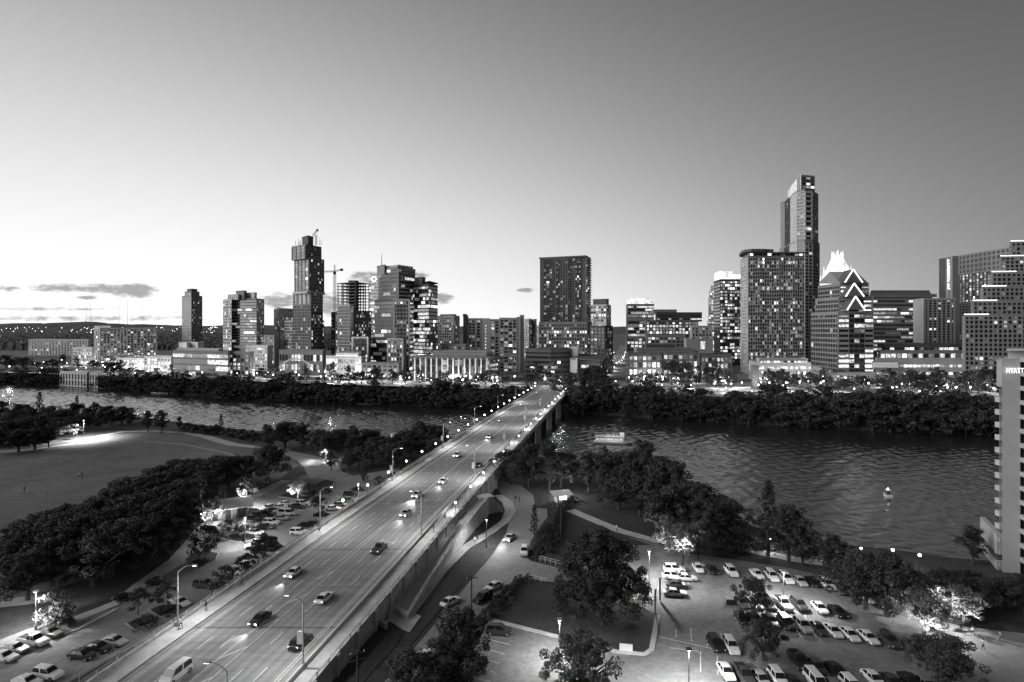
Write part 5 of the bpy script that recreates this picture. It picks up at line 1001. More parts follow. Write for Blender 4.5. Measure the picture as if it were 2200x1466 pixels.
# clipped hedges and shrubs
def hedge(name, pts, wd, h, label):
    P = [gp(x, y, 4.15) for x, y in pts]; cl = []; r_ = random.Random(len(label))
    for i in range(len(P) - 1):
        d = P[i + 1] - P[i]
        for k in range(int(d.length / .5)):
            for q in range(3): c = P[i] + d * (k + r_.random()) / int(d.length / .5) + Vector((r_.uniform(-wd, wd) / 2, r_.uniform(-wd, wd) / 2, r_.uniform(.2, h - .3))); cl.append((tuple(c - P[0]), r_.uniform(.35, .55)))
    o = link(name, leaves_mesh(name, cl, 40, .26, LEAF3, 5), None, P[0]); return tag(o, label, 'hedge')
hedge('hedge', [(1040, 1340), (1075, 1300), (1105, 1262), (1130, 1246)], 2.6, 1.5, 'clipped hedge running diagonally between the street and the tree lawn')
hedge('hedge', [(1180, 1190), (1195, 1150), (1205, 1100)], 2.4, 1.7, 'tall dark hedge on the street corner left of the big oak'); hedge('hedge', [(1205, 1096), (1235, 1072)], 2.2, 1.4, 'short hedge leading from the street corner to the river trees'); hedge('hedge', [(1150, 1190), (1180, 1130)], 2.2, 1.0, 'loose low planting around the street corner pole')
for i, (px, py, h, lab) in enumerate([(313, 1346, 1.9, 'rounded pale shrub on the left planting island of the lower lot'), (362, 1318, 1.6, 'rounded shrub on the right planting island of the lower lot'), (120, 1350, 2.0, 'pale rounded shrub below the lamp-lit tree at lower left'), (262, 1290, 1.3, 'low dark shrub on the island at the wood edge'), (430, 1212, 1.4, 'low shrub under the dense young tree on its island'), (690, 1108, 1.3, 'flat shrub on the small island near the bridge'), (1000, 1440, 2.6, 'dark shrub under the big oak at the bottom centre'), (960, 1470, 2.8, 'dark shrub at the bottom edge beside the parking bays'), (700, 1060, 1.6, 'shrub at the right end of the long planting island')]):
    tree('shrub', gz(px, py), h, lab, None, 'shrub', wide=1.15)
# far bank belt and town trees
ZONES = [(-999, 125, 'left of the riverside plant'), (125, 260, 'by the riverside plant'), (260, 375, 'right of the riverside plant'), (375, 470, 'below the slim tower'), (470, 580, 'below the broad dark tower'), (580, 700, 'below the unfinished tower'), (700, 800, 'below the bright hall'), (800, 886, 'right of the bright hall'),
         (886, 1000, 'below the columned building'), (1000, 1130, 'left of the bridge end'), (1130, 1240, 'at the bridge end'), (1240, 1345, 'below the street gap'), (1345, 1460, 'below the window-lit low office'), (1460, 1590, 'right of the window-lit low office'), (1590, 1740, 'below the wide residential tower'), (1740, 1880, 'below the chevron building'), (1880, 2000, 'below the low hotel terraces'), (2000, 2500, 'beside the hotel at right')]
ZC = {}
def zlabel(what, px):
    for a, b, z_ in ZONES:
        if a <= px < b: k = ZC.get((what, z_), 0); ZC[what, z_] = k + 1; return f'{what} {z_}, {ORD[k] if k < len(ORD) else "last"} from the left'
i = 0; r5 = random.Random(5)
for k in range(len(nb) - 1):
    a, b = nb[k], nb[k + 1]
    if b.x < -720 or a.x > 330: continue
    m_ = int((b - a).length / 5.6)
    for q in range(m_):
        p = a + (b - a) * (q + .8 * r5.random()) / m_; px = CX + F * p.x / p.y
        if -80 < px < 2250 and not (1140 < px < 1205) and not (125 < px < 216):
            for (dy, zz_, hh) in (((2.5, .3, 10.5), (12, 4.0, 11)) if px < 1150 else ((2.5, .3, 12), (12, 4.0, 13), (26, 7.4, 12))):
                if dy >= 12 and r5.random() < .3: continue
                side = 'left of' if px < 1170 else 'right of'
                loc = (p.x + r5.uniform(-2, 2), p.y + dy + r5.uniform(-2, 3), zz_ - r5.uniform(1.2, 2.6)); tree(r5.choice(('far_oak', 'far_elm', 'far_oak')), loc, hh * r5.uniform(.75, 1.4), zlabel('front row bank tree' if dy < 5 else ('back row bank tree' if dy < 20 else 'hindmost bank tree'), px), f'far bank tree belt {side} the bridge', wide=r5.uniform(1.1, 1.4))
town = []
for (x0, x1, Y0, n_, h) in ((560, 700, 478, 9, 8), (700, 880, 462, 12, 9), (900, 1100, 462, 16, 7), (1130, 1230, 452, 9, 9), (1255, 1290, 440, 4, 9), (1350, 1580, 452, 20, 6.5), (1390, 1560, 462, 6, 11), (1640, 1760, 440, 10, 8), (1760, 2140, 425, 34, 9), (1900, 2150, 402, 22, 9), (0, 370, 640, 22, 9), (220, 520, 560, 18, 8), (480, 640, 545, 8, 7)):
    for q in range(n_): town.append((x0 + (x1 - x0) * (q + r5.random()) / n_, Y0 + r5.uniform(-9, 14), h * r5.choice((.6, .8, 1.0, 1.25, 1.5)) * r5.uniform(.85, 1.15)))
for px, Y, h in sorted(town):
    side = 'left of' if px < 1170 else 'right of'
    tree(r5.choice(('far_oak', 'far_elm')), (X(px, Y), Y, 11.1), h, zlabel('town street tree', px), f'town street trees {side} the bridge end', wide=r5.uniform(.9, 1.45))
# ================================================================== VEHICLES
PAINT = {}
for nm, g in (('white', .72), ('silver', .40), ('grey', .17), ('dark', .05), ('black', .015)): PAINT[nm] = mat('paint_' + nm, g, .28, .06, .8, spec=.6, coord='object')
M_CGL = mat('car_glass', .012, .08, 0, spec=.7); M_HEAD = emit('headlight_on', 22.0); M_HOFF = mat('headlight_off', .5, .2, 0); M_TAIL = mat('tail_lamp', .09, .3, 0); M_TON = emit('tail_lamp_on', 2.2, .2); M_HUB = mat('wheel_hub', .35, .4, 0, metal=.5)
TYPES = {  # length, half width, belt z, roof z, hood z, cabin base x0,x1, roof x0,x1
    'sedan': (4.6, .90, .92, 1.44, .86, -1.75, 1.05, -1.0, .30), 'suv': (4.7, .95, 1.08, 1.74, 1.04, -2.2, 1.05, -2.0, .35),
    'pickup': (5.5, .98, 1.12, 1.84, 1.10, -.55, 1.25, -.35, .65), 'van': (5.0, .97, 1.10, 1.95, 1.06, -2.4, 1.75, -2.3, .95), 'truck': (7.2, 1.12, 1.2, 2.2, 1.2, 1.5, 3.3, 1.6, 2.7)}
CARP = {}
def car_parts(kind, color):
    if (kind, color) in CARP: return CARP[kind, color]
    L_, hw, bz, rz_, hz, b0, b1, r0, r1 = TYPES[kind]; h = L_ / 2; mb = MB()
    st = [(-h, .80, .42, bz * .82), (-h + .12, .93, .28, bz * .96), (-h + .6, 1.0, .24, bz), (b0, 1.0, .22, bz), (0, 1.0, .22, bz), (b1 + .05, 1.0, .22, hz + .03), (h - .7, .98, .24, hz - .03), (h - .15, .92, .28, hz - .14), (h, .78, .40, hz - .26)]
    secs = []
    for (x, wf, zb, zt) in st:
        w_ = hw * wf; zm = zb + (zt - zb) * .55; secs.append([(x, -w_ * .88, zb), (x, -w_, zb + .12), (x, -w_, zm), (x, -w_ * .94, zt - .04), (x, -w_ * .80, zt), (x, w_ * .80, zt), (x, w_ * .94, zt - .04), (x, w_, zm), (x, w_, zb + .12), (x, w_ * .88, zb)])
    n = 10
    for sct in secs: mb.v += sct
    for i in range(len(secs) - 1):
        for j in range(n): k = (j + 1) % n; mb.f.append((i * n + j, i * n + k, (i + 1) * n + k, (i + 1) * n + j)); mb.m.append(0)
    mb.f.append(tuple(reversed(range(n)))); mb.m.append(0); mb.f.append(tuple((len(secs) - 1) * n + j for j in range(n))); mb.m.append(0)
    tw, bw_ = hw * .70, hw * .90
    mb.hexa([(b0, -bw_, bz - .06), (b1, -bw_, bz - .06), (b1, bw_, bz - .06), (b0, bw_, bz - .06), (r0, -tw, rz_ - .05), (r1, -tw, rz_ - .05), (r1, tw, rz_ - .05), (r0, tw, rz_ - .05)])
    mb.hexa([(r0, -tw, rz_ - .06), (r1, -tw, rz_ - .06), (r1, tw, rz_ - .06), (r0, tw, rz_ - .06), (r0 + .18, -tw * .86, rz_), (r1 - .2, -tw * .86, rz_), (r1 - .2, tw * .86, rz_), (r0 + .18, tw * .86, rz_)])
    if kind == 'pickup': mb.box((-1.65, 0, bz + .0), (1.95, hw * 1.5, .03), mi=1)
    if kind == 'truck': mb.box((-1.05, 0, 1.85), (4.9, 2.25, 2.5), mi=0)
    body = mb.mesh('body', [PAINT[color], M_BLACK])
    bm = bmesh.new(); bm.from_mesh(body); bmesh.ops.recalc_face_normals(bm, faces=bm.faces); bm.to_mesh(body); bm.free()
    P_ = []
    def quadw(a, b, c, d, name, k=.10, off=.02):
        a, b, c, d = map(Vector, (a, b, c, d)); m_ = (a + b + c + d) / 4; nn = (b - a).cross(d - a).normalized(); q = [p + (m_ - p) * k + nn * off for p in (a, b, c, d)]
        P_.append((name, MB().poly(q).mesh(name, M_CGL)))
    B = [(b0, -bw_, bz), (b1, -bw_, bz), (b1, bw_, bz), (b0, bw_, bz)]; T_ = [(r0, -tw, rz_ - .06), (r1, -tw, rz_ - .06), (r1, tw, rz_ - .06), (r0, tw, rz_ - .06)]
    quadw(B[1], B[2], T_[2], T_[1], 'windscreen'); quadw(B[3], B[0], T_[0], T_[3], 'rear_window')
    md = lambda p, q, t: tuple(p[i] + (q[i] - p[i]) * t for i in range(3))
    for s0, s1 in ((0, 1), (2, 3)):
        for t0, t1 in ((.0, .48), (.52, 1.0)): quadw(md(B[s0], B[s1], t0), md(B[s0], B[s1], t1), md(T_[s0], T_[s1], t1), md(T_[s0], T_[s1], t0), 'side_window')
    r = .33 if kind in ('sedan',) else .38
    wm = MB().tube((0, -.12, 0), (0, .12, 0), r, n=12, mi=0).tube((0, -.13, 0), (0, .13, 0), r * .6, n=10, mi=1).mesh('wheel', [M_BLACK, M_HUB])
    CARP[kind, color] = (body, P_, wm, r); return CARP[kind, color]
_hl = {}
def lightmesh(m):
    if m.name not in _hl: _hl[m.name] = MB().box((0, 0, 0), (.10, .36, .16)).mesh('light', m)
    return _hl[m.name]
def car(kind, color, loc, ang, label, group=None, on=False, tail=False, beam=0):
    body, P_, wm, r = car_parts(kind, color); L_, hw, bz, rz_, hz = TYPES[kind][:5]
    t = empty({'sedan': 'sedan_car', 'suv': 'suv_car', 'pickup': 'pickup_truck', 'van': 'passenger_van', 'truck': 'box_truck'}[kind], loc, ang, label, 'car' if kind in ('sedan', 'suv') else ('truck' if kind != 'van' else 'van'), group)
    t.scale = (.93, .93, .93)
    link('body', body, t)
    for nm, me in P_: link(nm, me, t)
    for sx in (-1, 1):
        for sy in (-1, 1): link('wheel', wm, t, (sx * (L_ / 2 - .85), sy * (hw - .1), r))
    for sy in (-1, 1):
        link('headlight', lightmesh(M_HEAD if on else M_HOFF), t, (L_ / 2 - .06, sy * hw * .68, hz - .28)); link('tail_light', lightmesh(M_TON if tail else M_TAIL), t, (-L_ / 2 + .06, sy * hw * .72, bz * .78))
    if beam:
        d = Vector((math.cos(ang), math.sin(ang), -.16)); lamp(Vector(loc) + Vector((math.cos(ang) * L_ * .56, math.sin(ang) * L_ * .56, .75)), beam, .15, spot=62, aim=d, name='headlight_beam', blend=.9)
    return t
CN = {'white': 'white', 'silver': 'silver', 'grey': 'grey', 'dark': 'dark', 'black': 'black'}
KN = {'sedan': 'sedan', 'suv': 'estate car', 'pickup': 'pickup', 'van': 'van', 'truck': 'box truck'}
def row(cars, ang, where, group, z=4.05, jit=.05):
    cars = sorted(cars, key=lambda c: c[0])
    for i, (px, py, k, c) in enumerate(cars):
        car(k, c, gp(px, py, z), ang + rng.uniform(-jit, jit), f'{CN[c]} {KN[k]}, {ORD[i]} from left {where}', group)
DN = R(-90)
gR = 'cars parked in the right parking lot'
row([(1500, 1226, 'sedan', 'white'), (1530, 1229, 'sedan', 'black'), (1571, 1234, 'suv', 'white')], DN, 'in the short row under the blazing tree', gR)
row([(1626, 1239, 'sedan', 'white'), (1658, 1244, 'suv', 'white'), (1689, 1249, 'suv', 'white'), (1718, 1254, 'sedan', 'silver'), (1748, 1256, 'sedan', 'black'), (1777, 1262, 'suv', 'white')], DN, 'in the white row along the quay', gR)
row([(1806, 1272, 'sedan', 'dark'), (1834, 1280, 'suv', 'grey'), (1862, 1290, 'sedan', 'white'), (1890, 1300, 'sedan', 'dark')], DN, 'in the shaded row under the dark oaks', gR)
row([(1594, 1300, 'sedan', 'grey'), (1624, 1302, 'sedan', 'white'), (1652, 1303, 'sedan', 'dark'), (1800, 1320, 'sedan', 'black'), (1682, 1303, 'pickup', 'white'), (1717, 1306, 'suv', 'dark'), (1761, 1312, 'sedan', 'white')], DN, 'in the right lot\'s upper middle row', gR)
row([(1593, 1333, 'sedan', 'black'), (1622, 1336, 'sedan', 'dark'), (1655, 1340, 'sedan', 'black'), (1690, 1346, 'suv', 'black'), (1725, 1352, 'suv', 'silver'), (1758, 1357, 'sedan', 'dark'), (1790, 1362, 'sedan', 'white'), (1826, 1370, 'sedan', 'white'), (1865, 1376, 'sedan', 'white'), (1911, 1384, 'suv', 'dark')], DN, 'in the right lot\'s long middle row', gR)
row([(1538, 1392, 'suv', 'black'), (1571, 1396, 'suv', 'white'), (1717, 1427, 'pickup', 'black'), (1756, 1440, 'sedan', 'dark'), (1797, 1448, 'sedan', 'black')], DN, 'in the right lot\'s lower middle row', gR)
row([(1560, 1450, 'sedan', 'white'), (1599, 1458, 'pickup', 'dark'), (1635, 1466, 'sedan', 'silver'), (1672, 1466, 'suv', 'white'), (1707, 1478, 'sedan', 'black'), (1754, 1474, 'van', 'white'), (1792, 1484, 'sedan', 'grey'), (1831, 1484, 'suv', 'white'), (1877, 1466, 'sedan', 'white'), (1918, 1474, 'sedan', 'dark'), (1957, 1472, 'sedan', 'black'), (1992, 1480, 'sedan', 'grey')], DN, 'in the right lot\'s bottom row', gR)
for i, (px, py, k, c) in enumerate([(1449, 1228, 'suv', 'white'), (1447, 1243, 'suv', 'white'), (1474, 1247, 'sedan', 'white'), (1455, 1262, 'sedan', 'dark'), (1450, 1280, 'sedan', 'silver')]):
    car(k, c, gp(px, py, 4.05), R(-8) + rng.uniform(-.05, .05), f'{CN[c]} {KN[k]}, {ORD[i]} down in the sideways column by the oak', gR)
gL = 'cars parked in the left parking lot'; AL = R(-14)
row([(8, 1418, 'sedan', 'white'), (32, 1400, 'sedan', 'silver'), (72, 1384, 'pickup', 'white'), (107, 1366, 'sedan', 'grey')], AL, 'in the upper row at lower left', gL)
row([(177, 1414, 'sedan', 'black'), (212, 1398, 'sedan', 'black'), (245, 1384, 'sedan', 'silver')], AL, 'in the row of three beside the bridge fence', gL)
row([(58, 1472, 'sedan', 'white'), (103, 1456, 'suv', 'white')], AL, 'in the bottom row at lower left', gL)
for px, py, k, c, a, lab in [(340, 1255, 'sedan', 'black', 8, 'black sedan alone on the lane beside the wood'), (386, 1300, 'sedan', 'white', -25, 'white sedan parked behind the young tree in the lower lot'), (440, 1262, 'suv', 'dark', -10, 'dark estate car behind the lamp post near the bridge fence'), (503, 1233, 'sedan', 'white', -12, 'white sedan half hidden by a young tree near the bridge fence'), (525, 1222, 'suv', 'white', -12, 'white estate car left of the dark trees near the bridge fence'), (548, 1176, 'sedan', 'white', 205, 'white sedan with headlights on turning in the left lot'),
                             (563, 1172, 'suv', 'dark', -12, 'dark estate car right behind the headlit turning car'), (598, 1186, 'suv', 'black', -12, 'black estate car right of the low dark tree'), (585, 1192, 'sedan', 'white', -12, 'white sedan right of the low dark tree near the fence'), (643, 1148, 'suv', 'white', 0, 'white estate car alone on the open lane of the left lot'), (658, 1132, 'sedan', 'black', 5, 'black sedan, left of the dark pair near the bridge'), (675, 1129, 'sedan', 'dark', 5, 'dark sedan, right of the dark pair near the bridge'),
                             (576, 1094, 'sedan', 'white', 240, 'white sedan with bright headlights driving in the left lot')]:
    on = 'headlights' in lab; car(k, c, gp(px, py, 4.05), R(a), lab, gL, on=on, beam=900 if on else 0)
row([(537, 1131, 'sedan', 'white'), (548, 1148, 'sedan', 'white'), (570, 1136, 'sedan', 'dark'), (583, 1127, 'suv', 'white'), (604, 1117, 'sedan', 'silver'), (618, 1107, 'van', 'white')], R(-6), 'in the front line of the left lot\'s double row', gL)
row([(541, 1118, 'sedan', 'dark'), (558, 1112, 'suv', 'dark'), (574, 1109, 'suv', 'black'), (602, 1093, 'sedan', 'white'), (614, 1086, 'sedan', 'white'), (637, 1092, 'sedan', 'dark'), (651, 1086, 'suv', 'white')], R(-6), 'in the back line of the left lot\'s double row', gL)
row([(715, 1096, 'sedan', 'white'), (729, 1088, 'sedan', 'grey'), (738, 1081, 'sedan', 'dark'), (748, 1078, 'sedan', 'dark'), (754, 1066, 'suv', 'black'), (769, 1055, 'sedan', 'black')], R(-6), 'in the line of cars against the bridge', gL)
for px, py, k, c, a, lab, on in [(1095, 1160, 'sedan', 'silver', -112, 'silver sedan with headlights driving down the side street', 1), (1126, 1190, 'suv', 'white', -92, 'white estate car waiting at the street corner', 0), (1060, 1266, 'sedan', 'white', 232, 'white sedan parked beside the diagonal hedge', 0), (1037, 1291, 'suv', 'black', 232, 'black estate car parked behind the white sedan at the hedge', 0), (968, 1298, 'sedan', 'white', 52, 'white sedan driving up the side street', 0), (1073, 1362, 'suv', 'dark', -8, 'dark estate car parked at the head of the marked bays', 0), (1343, 1174, 'sedan', 'dark', -15, 'dark sedan in the shade above the big oak', 0), (914, 1416, 'sedan', 'white', 50, 'white sedan half hidden by the oak at the bottom centre', 0)]:
    car(k, c, gp(px, py, 4.06), R(a), lab, 'cars on the side street', on=bool(on), beam=1200 if on else 0)
# traffic on the bridge
def deckpt(px, py):
    Y = 100.0
    for _ in range(60): Y = .5 * Y + .5 * F * (CZ - dz(Y) - .6) / (py - HY)
    return Vector(((px - CX) / F * Y, Y, dz(Y) + .015))
UP = BDIR; DOWN = BDIR + math.pi
for px, py, k, c, dn, lab in [(631, 1229, 'sedan', 'white', 1, 'white sedan with headlights in the left lanes beside the bridge sidewalk'), (697, 1283, 'sedan', 'white', 0, 'white sedan driving away right of the painted median'), (559, 1328, 'sedan', 'black', 1, 'black sedan with headlights left of the painted median'), (646, 1378, 'suv', 'black', 0, 'black estate car near the right barrier at the bottom of the bridge'), (815, 1178, 'pickup', 'dark', 0, 'dark pickup driving away in the right lanes of the bridge'), (378, 1448, 'van', 'white', 1, 'white van at the bottom edge of the bridge'),
                              (896, 1062, 'sedan', 'white', 1, 'bridge car with the most dazzling headlights in mid bridge'), (872, 1102, 'sedan', 'silver', 1, 'silver sedan just ahead of the dazzling headlights'), (952, 1033, 'sedan', 'white', 1, 'white sedan right behind the dazzling headlights'), (982, 978, 'suv', 'white', 1, 'white estate car in the left lane of the far bridge half'), (1051, 938, 'sedan', 'white', 1, 'white headlit sedan farthest along the bridge'), (1029, 998, 'sedan', 'dark', 0, 'dark sedan driving away in the far bridge half')]:
    bm_ = 0
    if dn and ('headl' in lab): bm_ = 4000 if 'dazzling headlights in' in lab else 1300
    car(k, c, deckpt(px, py), DOWN if dn else UP, lab, 'traffic on the bridge', on=bool(dn) and k != 'van', tail=not dn, beam=bm_)
# a few cars on the town streets
r6 = random.Random(6)
for i in range(16):
    t = r6.random(); px = 380 + 1650 * (i + .5 * r6.random()) / 16; Y = lerp(px, [p for p, _ in bankroad], [y for _, y in bankroad]) + (-3 if i % 2 else 3)
    car(r6.choice(('sedan', 'suv')), r6.choice(('white', 'silver', 'dark')), (X(px, Y), Y, 11.08), R(0 if i % 2 else 180) - .1, f'tiny car on the far riverside street, {ORD[i]} from the left', 'cars on the far riverside street', on=True, tail=True)
for i in range(12):
    Y = 470 + i * 34; px = lerp(Y, [428, 500, 600, 760, 1000, 1500], [1205, 1262, 1300, 1322, 1334, 1340]); s_ = -1 if i % 2 else 1
    car(r6.choice(('sedan', 'suv')), r6.choice(('white', 'silver', 'dark')), (X(px, Y) + s_ * 4.2, Y, 11.11), R(-90 if s_ < 0 else 90), f'tiny car in the bright street gap, {ORD[i]} from the near end', 'cars in the street gap', on=s_ < 0, tail=s_ > 0)
# ================================================================== LAMPS, POLES, SMALL BUILDINGS, BOATS, PEOPLE
def pole_lamp(px, py, h, label, energy=0, z=4.0, spot=None, head=True, m=None, arm=.0, r=.09):
    b = gp(px, py, z); t = empty('lamp_post', b, 0, label, 'lamp post'); m = m or M_METAL
    MB().tube((0, 0, 0), (0, 0, .7), .22, .2, 8).tube((0, 0, .7), (0, 0, h), r, r * .7, 8).build('pole', m, t)
    if head:
        hd = MB().box((arm, 0, h + .12), (.7, .5, .24)).build('lamp_head', m, t); MB().box((arm, 0, h - .03), (.5, .36, .06)).build('lens', E_LAMP if energy else M_WHITE, hd)
    if energy: lamp((b.x + arm, b.y, b.z + h - .25), energy * 1.9, .25, spot=spot or 160, name='lamp_post_light', blend=.5)
    return t
pole_lamp(180, 944, 8.5, 'bright lamp post flooding the far edge of the meadow', 45000, spot=156); pole_lamp(77, 1352, 6.2, 'lamp post beside the lit tree at lower left', 4500); pole_lamp(1395, 1262, 7.0, 'lamp post right of the big oak at the lot entrance', 6000)
pole_lamp(1683, 1300, 6.0, 'lamp post among the cars of the right lot', 4000); pole_lamp(1202, 1418, 6.0, 'lamp post beside the lit tree at the bottom centre', 3600); pole_lamp(2015, 1345, 6.5, 'lamp post between the two lit pale trees at lower right', 3200); pole_lamp(1480, 1500, 6.5, 'black lamp post at the bottom edge of the right lot', 8000, m=M_DARK)
pole_lamp(527, 1168, 6.0, 'thin lamp post in the middle of the left lot', 3500); pole_lamp(456, 1290, 5.5, 'thin dark post beside the dark car near the bridge fence', 0, m=M_DARK, head=False); pole_lamp(525, 1095, 5.5, 'lamp post beside the pavilion walkway', 4000); pole_lamp(770, 1085, 6, 'thin lamp post beside the bridge at the end of the left lot', 3000); pole_lamp(698, 992, 4.5, 'bollard light on the plaza path', 7000)
pole_lamp(1045, 1178, 6.5, 'dark lantern post on the verge beside the footpath', 2500, m=M_DARK); pole_lamp(1178, 1108, 7, 'left dark pole of the pair at the street corner', 0, m=M_DARK, head=False); pole_lamp(1160, 1092, 3.5, 'short dark sign post at the street corner', 0, m=M_DARK, head=False); pole_lamp(1152, 1205, 9.5, 'dark street pole wrapped by the narrow tree', 0, m=M_DARK, head=False)
# unseen spots added below the lit trees to brighten their crowns
for (px, py, h, e) in ((1465, 1215, 8, 16000), (1500, 1205, 7.5, 9000), (1435, 1195, 8, 6000), (120, 1345, 6, 6000), (455, 1128, 6.5, 8000), (530, 1075, 6, 9000), (640, 1075, 6.5, 12000), (1985, 1365, 7.2, 9000), (2070, 1340, 6.2, 5000)): crown_fill(px, py, h, e * 1.6)
crown_fill(1250, 1500, 8.6, 4500, -4.5, 2.5, 70); crown_fill(660, 1078, 5, 3000); crown_fill(1385, 1150, 12, 3000, 0, -5)
for (px, py, dz_, e) in ((1470, 1213, 5.6, 9000), (1215, 1066, 3.2, 2500)):
    p = gp(px, py, 4); lamp((p.x - .4, p.y - 1.6, 4 + dz_), e, .3, name='garden_light')
# quay lanterns
for i, (px, py, e) in enumerate(((1655, 1180, 1500), (1775, 1190, 1500), (1850, 1200, 1200), (1918, 1212, 2500), (1976, 1224, 2500), (2115, 945, 0))):
    if i < 5: p = gp(px, py, 4); lantern(p.x, p.y, 4, f'bright quay lantern at the water edge, {ORD[i]} from the left', 'quay lanterns', h=2.2 if i < 3 else 3.0, lit=e)
p = Vector((X(2115, 318), 318, 6)); lantern(p.x, p.y, 3, 'lone lantern on the far bank path near the hotel balconies', None, h=2.6, lit=1500)
# town lamp standards: small bright heads along the far streets
tl_ = []
for k in range(30): px = 20 + 2100 * k / 30; Y = lerp(px, [q for q, _ in bankroad], [y for _, y in bankroad]); tl_.append((px + r6.uniform(-12, 12), Y + (9.5 if k % 2 else -9.5)))
for k in range(11): Y = 460 + 48 * k; px = lerp(Y, [428, 500, 600, 760, 1000, 1500], [1205, 1262, 1300, 1322, 1334, 1340]); tl_.append((CX + F * (X(px, Y) + 9) / Y, Y)); tl_.append((CX + F * (X(px, Y) - 9) / Y, Y + 14))
for k in range(90):
    px = r6.uniform(120, 2140); Y = lerp(px, [q for q, _ in bankroad], [y for _, y in bankroad]) + r6.uniform(14, 42); tl_.append((px, Y))
for x0, x1, Y0, n_ in ((380, 700, 575, 9), (700, 880, 485, 8), (890, 1080, 474, 10), (1350, 1590, 466, 12), (1620, 1860, 462, 10), (1880, 2130, 440, 12), (1900, 2120, 405, 7), (60, 330, 680, 9), (230, 380, 620, 6), (130, 400, 720, 6)):
    for q in range(n_): tl_.append((x0 + (x1 - x0) * (q + r6.random()) / n_, Y0 + r6.uniform(-6, 6)))
_tl = None
for k, (px, Y) in enumerate(sorted(tl_)):
    side = 'left of' if px < 1170 else ('in the street gap right of' if 1230 < px < 1345 else 'right of')
    if _tl is None:
        _tl = empty('lamp_standard', (0, 0, 0)); MB().tube((0, 0, 0), (0, 0, 6), .12, .08, 5).build('pole', M_DARK, _tl); MB().ball((0, 0, 6.2), .5, 6, 4).build('globe', E_LAMP, _tl); t = _tl
    else: t = copy_tree(_tl)
    t.location = (X(px, Y), Y, 11.1); s_ = r6.uniform(.45, .95); t.scale = (s_, s_, s_); tag(t, zlabel('bright town lamp', px), 'street lamp', f'town lamps {side} the bridge end')
    if k % 2 == 0: lamp((X(px, Y), Y - .8, 11.1 + 6.2 * s_), 4600, .5, name='town_light')
# hillside lights
mb = MB(); r7 = random.Random(9)
for k in range(120): px = r7.uniform(-40, 480) ; py = r7.choice((r7.uniform(703, 716), r7.uniform(706, 745))); Y = F * 40 / max(3, py - HY) if py > 716 else r7.uniform(3200, 4200); Y = min(Y, 4200); mb.ball((X(px, Y), Y, Z(py, Y) + 3), .0006 * Y * r7.uniform(.5, 1.2), 5, 3)
tag(mb.build('hillside_lights', emit('far_light', 3.5)), 'scattered house lights on the far wooded slopes', 'lights', kind='stuff')
for i, px in enumerate((185, 195, 256, 274, 154)):
    o = MB().tube((0, 0, 0), (0, 0, (150, 210, 190, 200, 60)[i]), 1.3, .6, 4).build('radio_mast', mat('mast_grey', .32)); o.location = (X(px, 5200), 5200, Z(697, 5200)); tag(o, f'hair-thin radio mast on the hill, {ORD[(1, 2, 3, 4, 0)[i]]} from the left', 'mast', 'radio masts on the hill')
# vaulted pavilion in the left park
pv = gp(474, 1112, 4); T = empty('park_pavilion', pv, R(30), 'small park pavilion with curved metal roof between wood and parking lot', 'pavilion'); M_TIN = mat('metal_roof', .62, .45, .12, .4)
mb = MB(); nS = 12
for i in range(nS):
    a, b = math.pi * (.18 + .64 * i / nS), math.pi * (.18 + .64 * (i + 1) / nS); f_ = lambda t, k: (x_, -4.6 * math.cos(t), 1.6 + 2.6 * math.sin(t) + k)
    q = []
    for x_ in (-6.5, 6.5): q.append([(x_, -4.6 * math.cos(a), 1.3 + 2.6 * math.sin(a)), (x_, -4.6 * math.cos(b), 1.3 + 2.6 * math.sin(b))])
    mb.hexa([q[0][0], q[1][0], q[1][1], q[0][1]] + [(v[0], v[1], v[2] + .18) for v in (q[0][0], q[1][0], q[1][1], q[0][1])])
mb.build('roof', M_TIN, T); MB().box((0, .3, 1.4), (11.5, 6.2, 2.8)).build('wall', M_CONC, T)
for x_ in (-4.2, -1.4, 1.4, 4.2): MB().box((x_, -2.86, 1.3), (1.3, .1, 2.2)).build('door', M_DARK, T)
for x_ in (-6, -2, 2, 6): MB().tube((x_, -3.6, 0), (x_, -3.6, 2.7), .12, n=6).build('post', M_METAL, T)
MB().box((-6.0, .8, 4.3), (1.2, 1.2, 1.2)).build('roof_vent', M_WHITE, T)
T.scale = (1.15, 1.15, 1.1); q_ = Vector(pv) + Vector((2, -6.5, 3.2)); lamp(q_, 900, .3, name='pavilion_light')
# white curved landmark by the water
p = gp(845, 965, 2); T = empty('landing_tower', p, 0, 'white curved tapering tower with steps at the water edge left of the bridge', 'tower')
prof = [(0, 2.2), (.8, 1.8), (2, 1.45), (3.5, 1.15), (5, 1.0), (6.4, .95)]
mb = MB()
for i in range(len(prof) - 1): z0_, w0 = prof[i]; z1_, w1 = prof[i + 1]; mb.hexa([(-w0 * 1.25, -w0, z0_), (w0 * .7, -w0, z0_), (w0 * .7, w0, z0_), (-w0 * 1.25, w0, z0_), (-w1 * 1.25 + .5, -w1, z1_), (w1 * .7, -w1, z1_), (w1 * .7, w1, z1_), (-w1 * 1.25 + .5, w1, z1_)])
mb.build('shaft', M_WHITE, T); mb = MB()
for i in range(8): mb.hexa([(-6.5 + i * .55, -1.6, -.5), (-5.9 + i * .55, -1.6, -.5), (-5.9 + i * .55, 1.6, -.5), (-6.5 + i * .55, 1.6, -.5), (-6.5 + i * .55, -1.6, .3 + i * i * .045), (-5.9 + i * .55, -1.6, .4 + i * i * .05), (-5.9 + i * .55, 1.6, .4 + i * i * .05), (-6.5 + i * .55, 1.6, .3 + i * i * .045)])
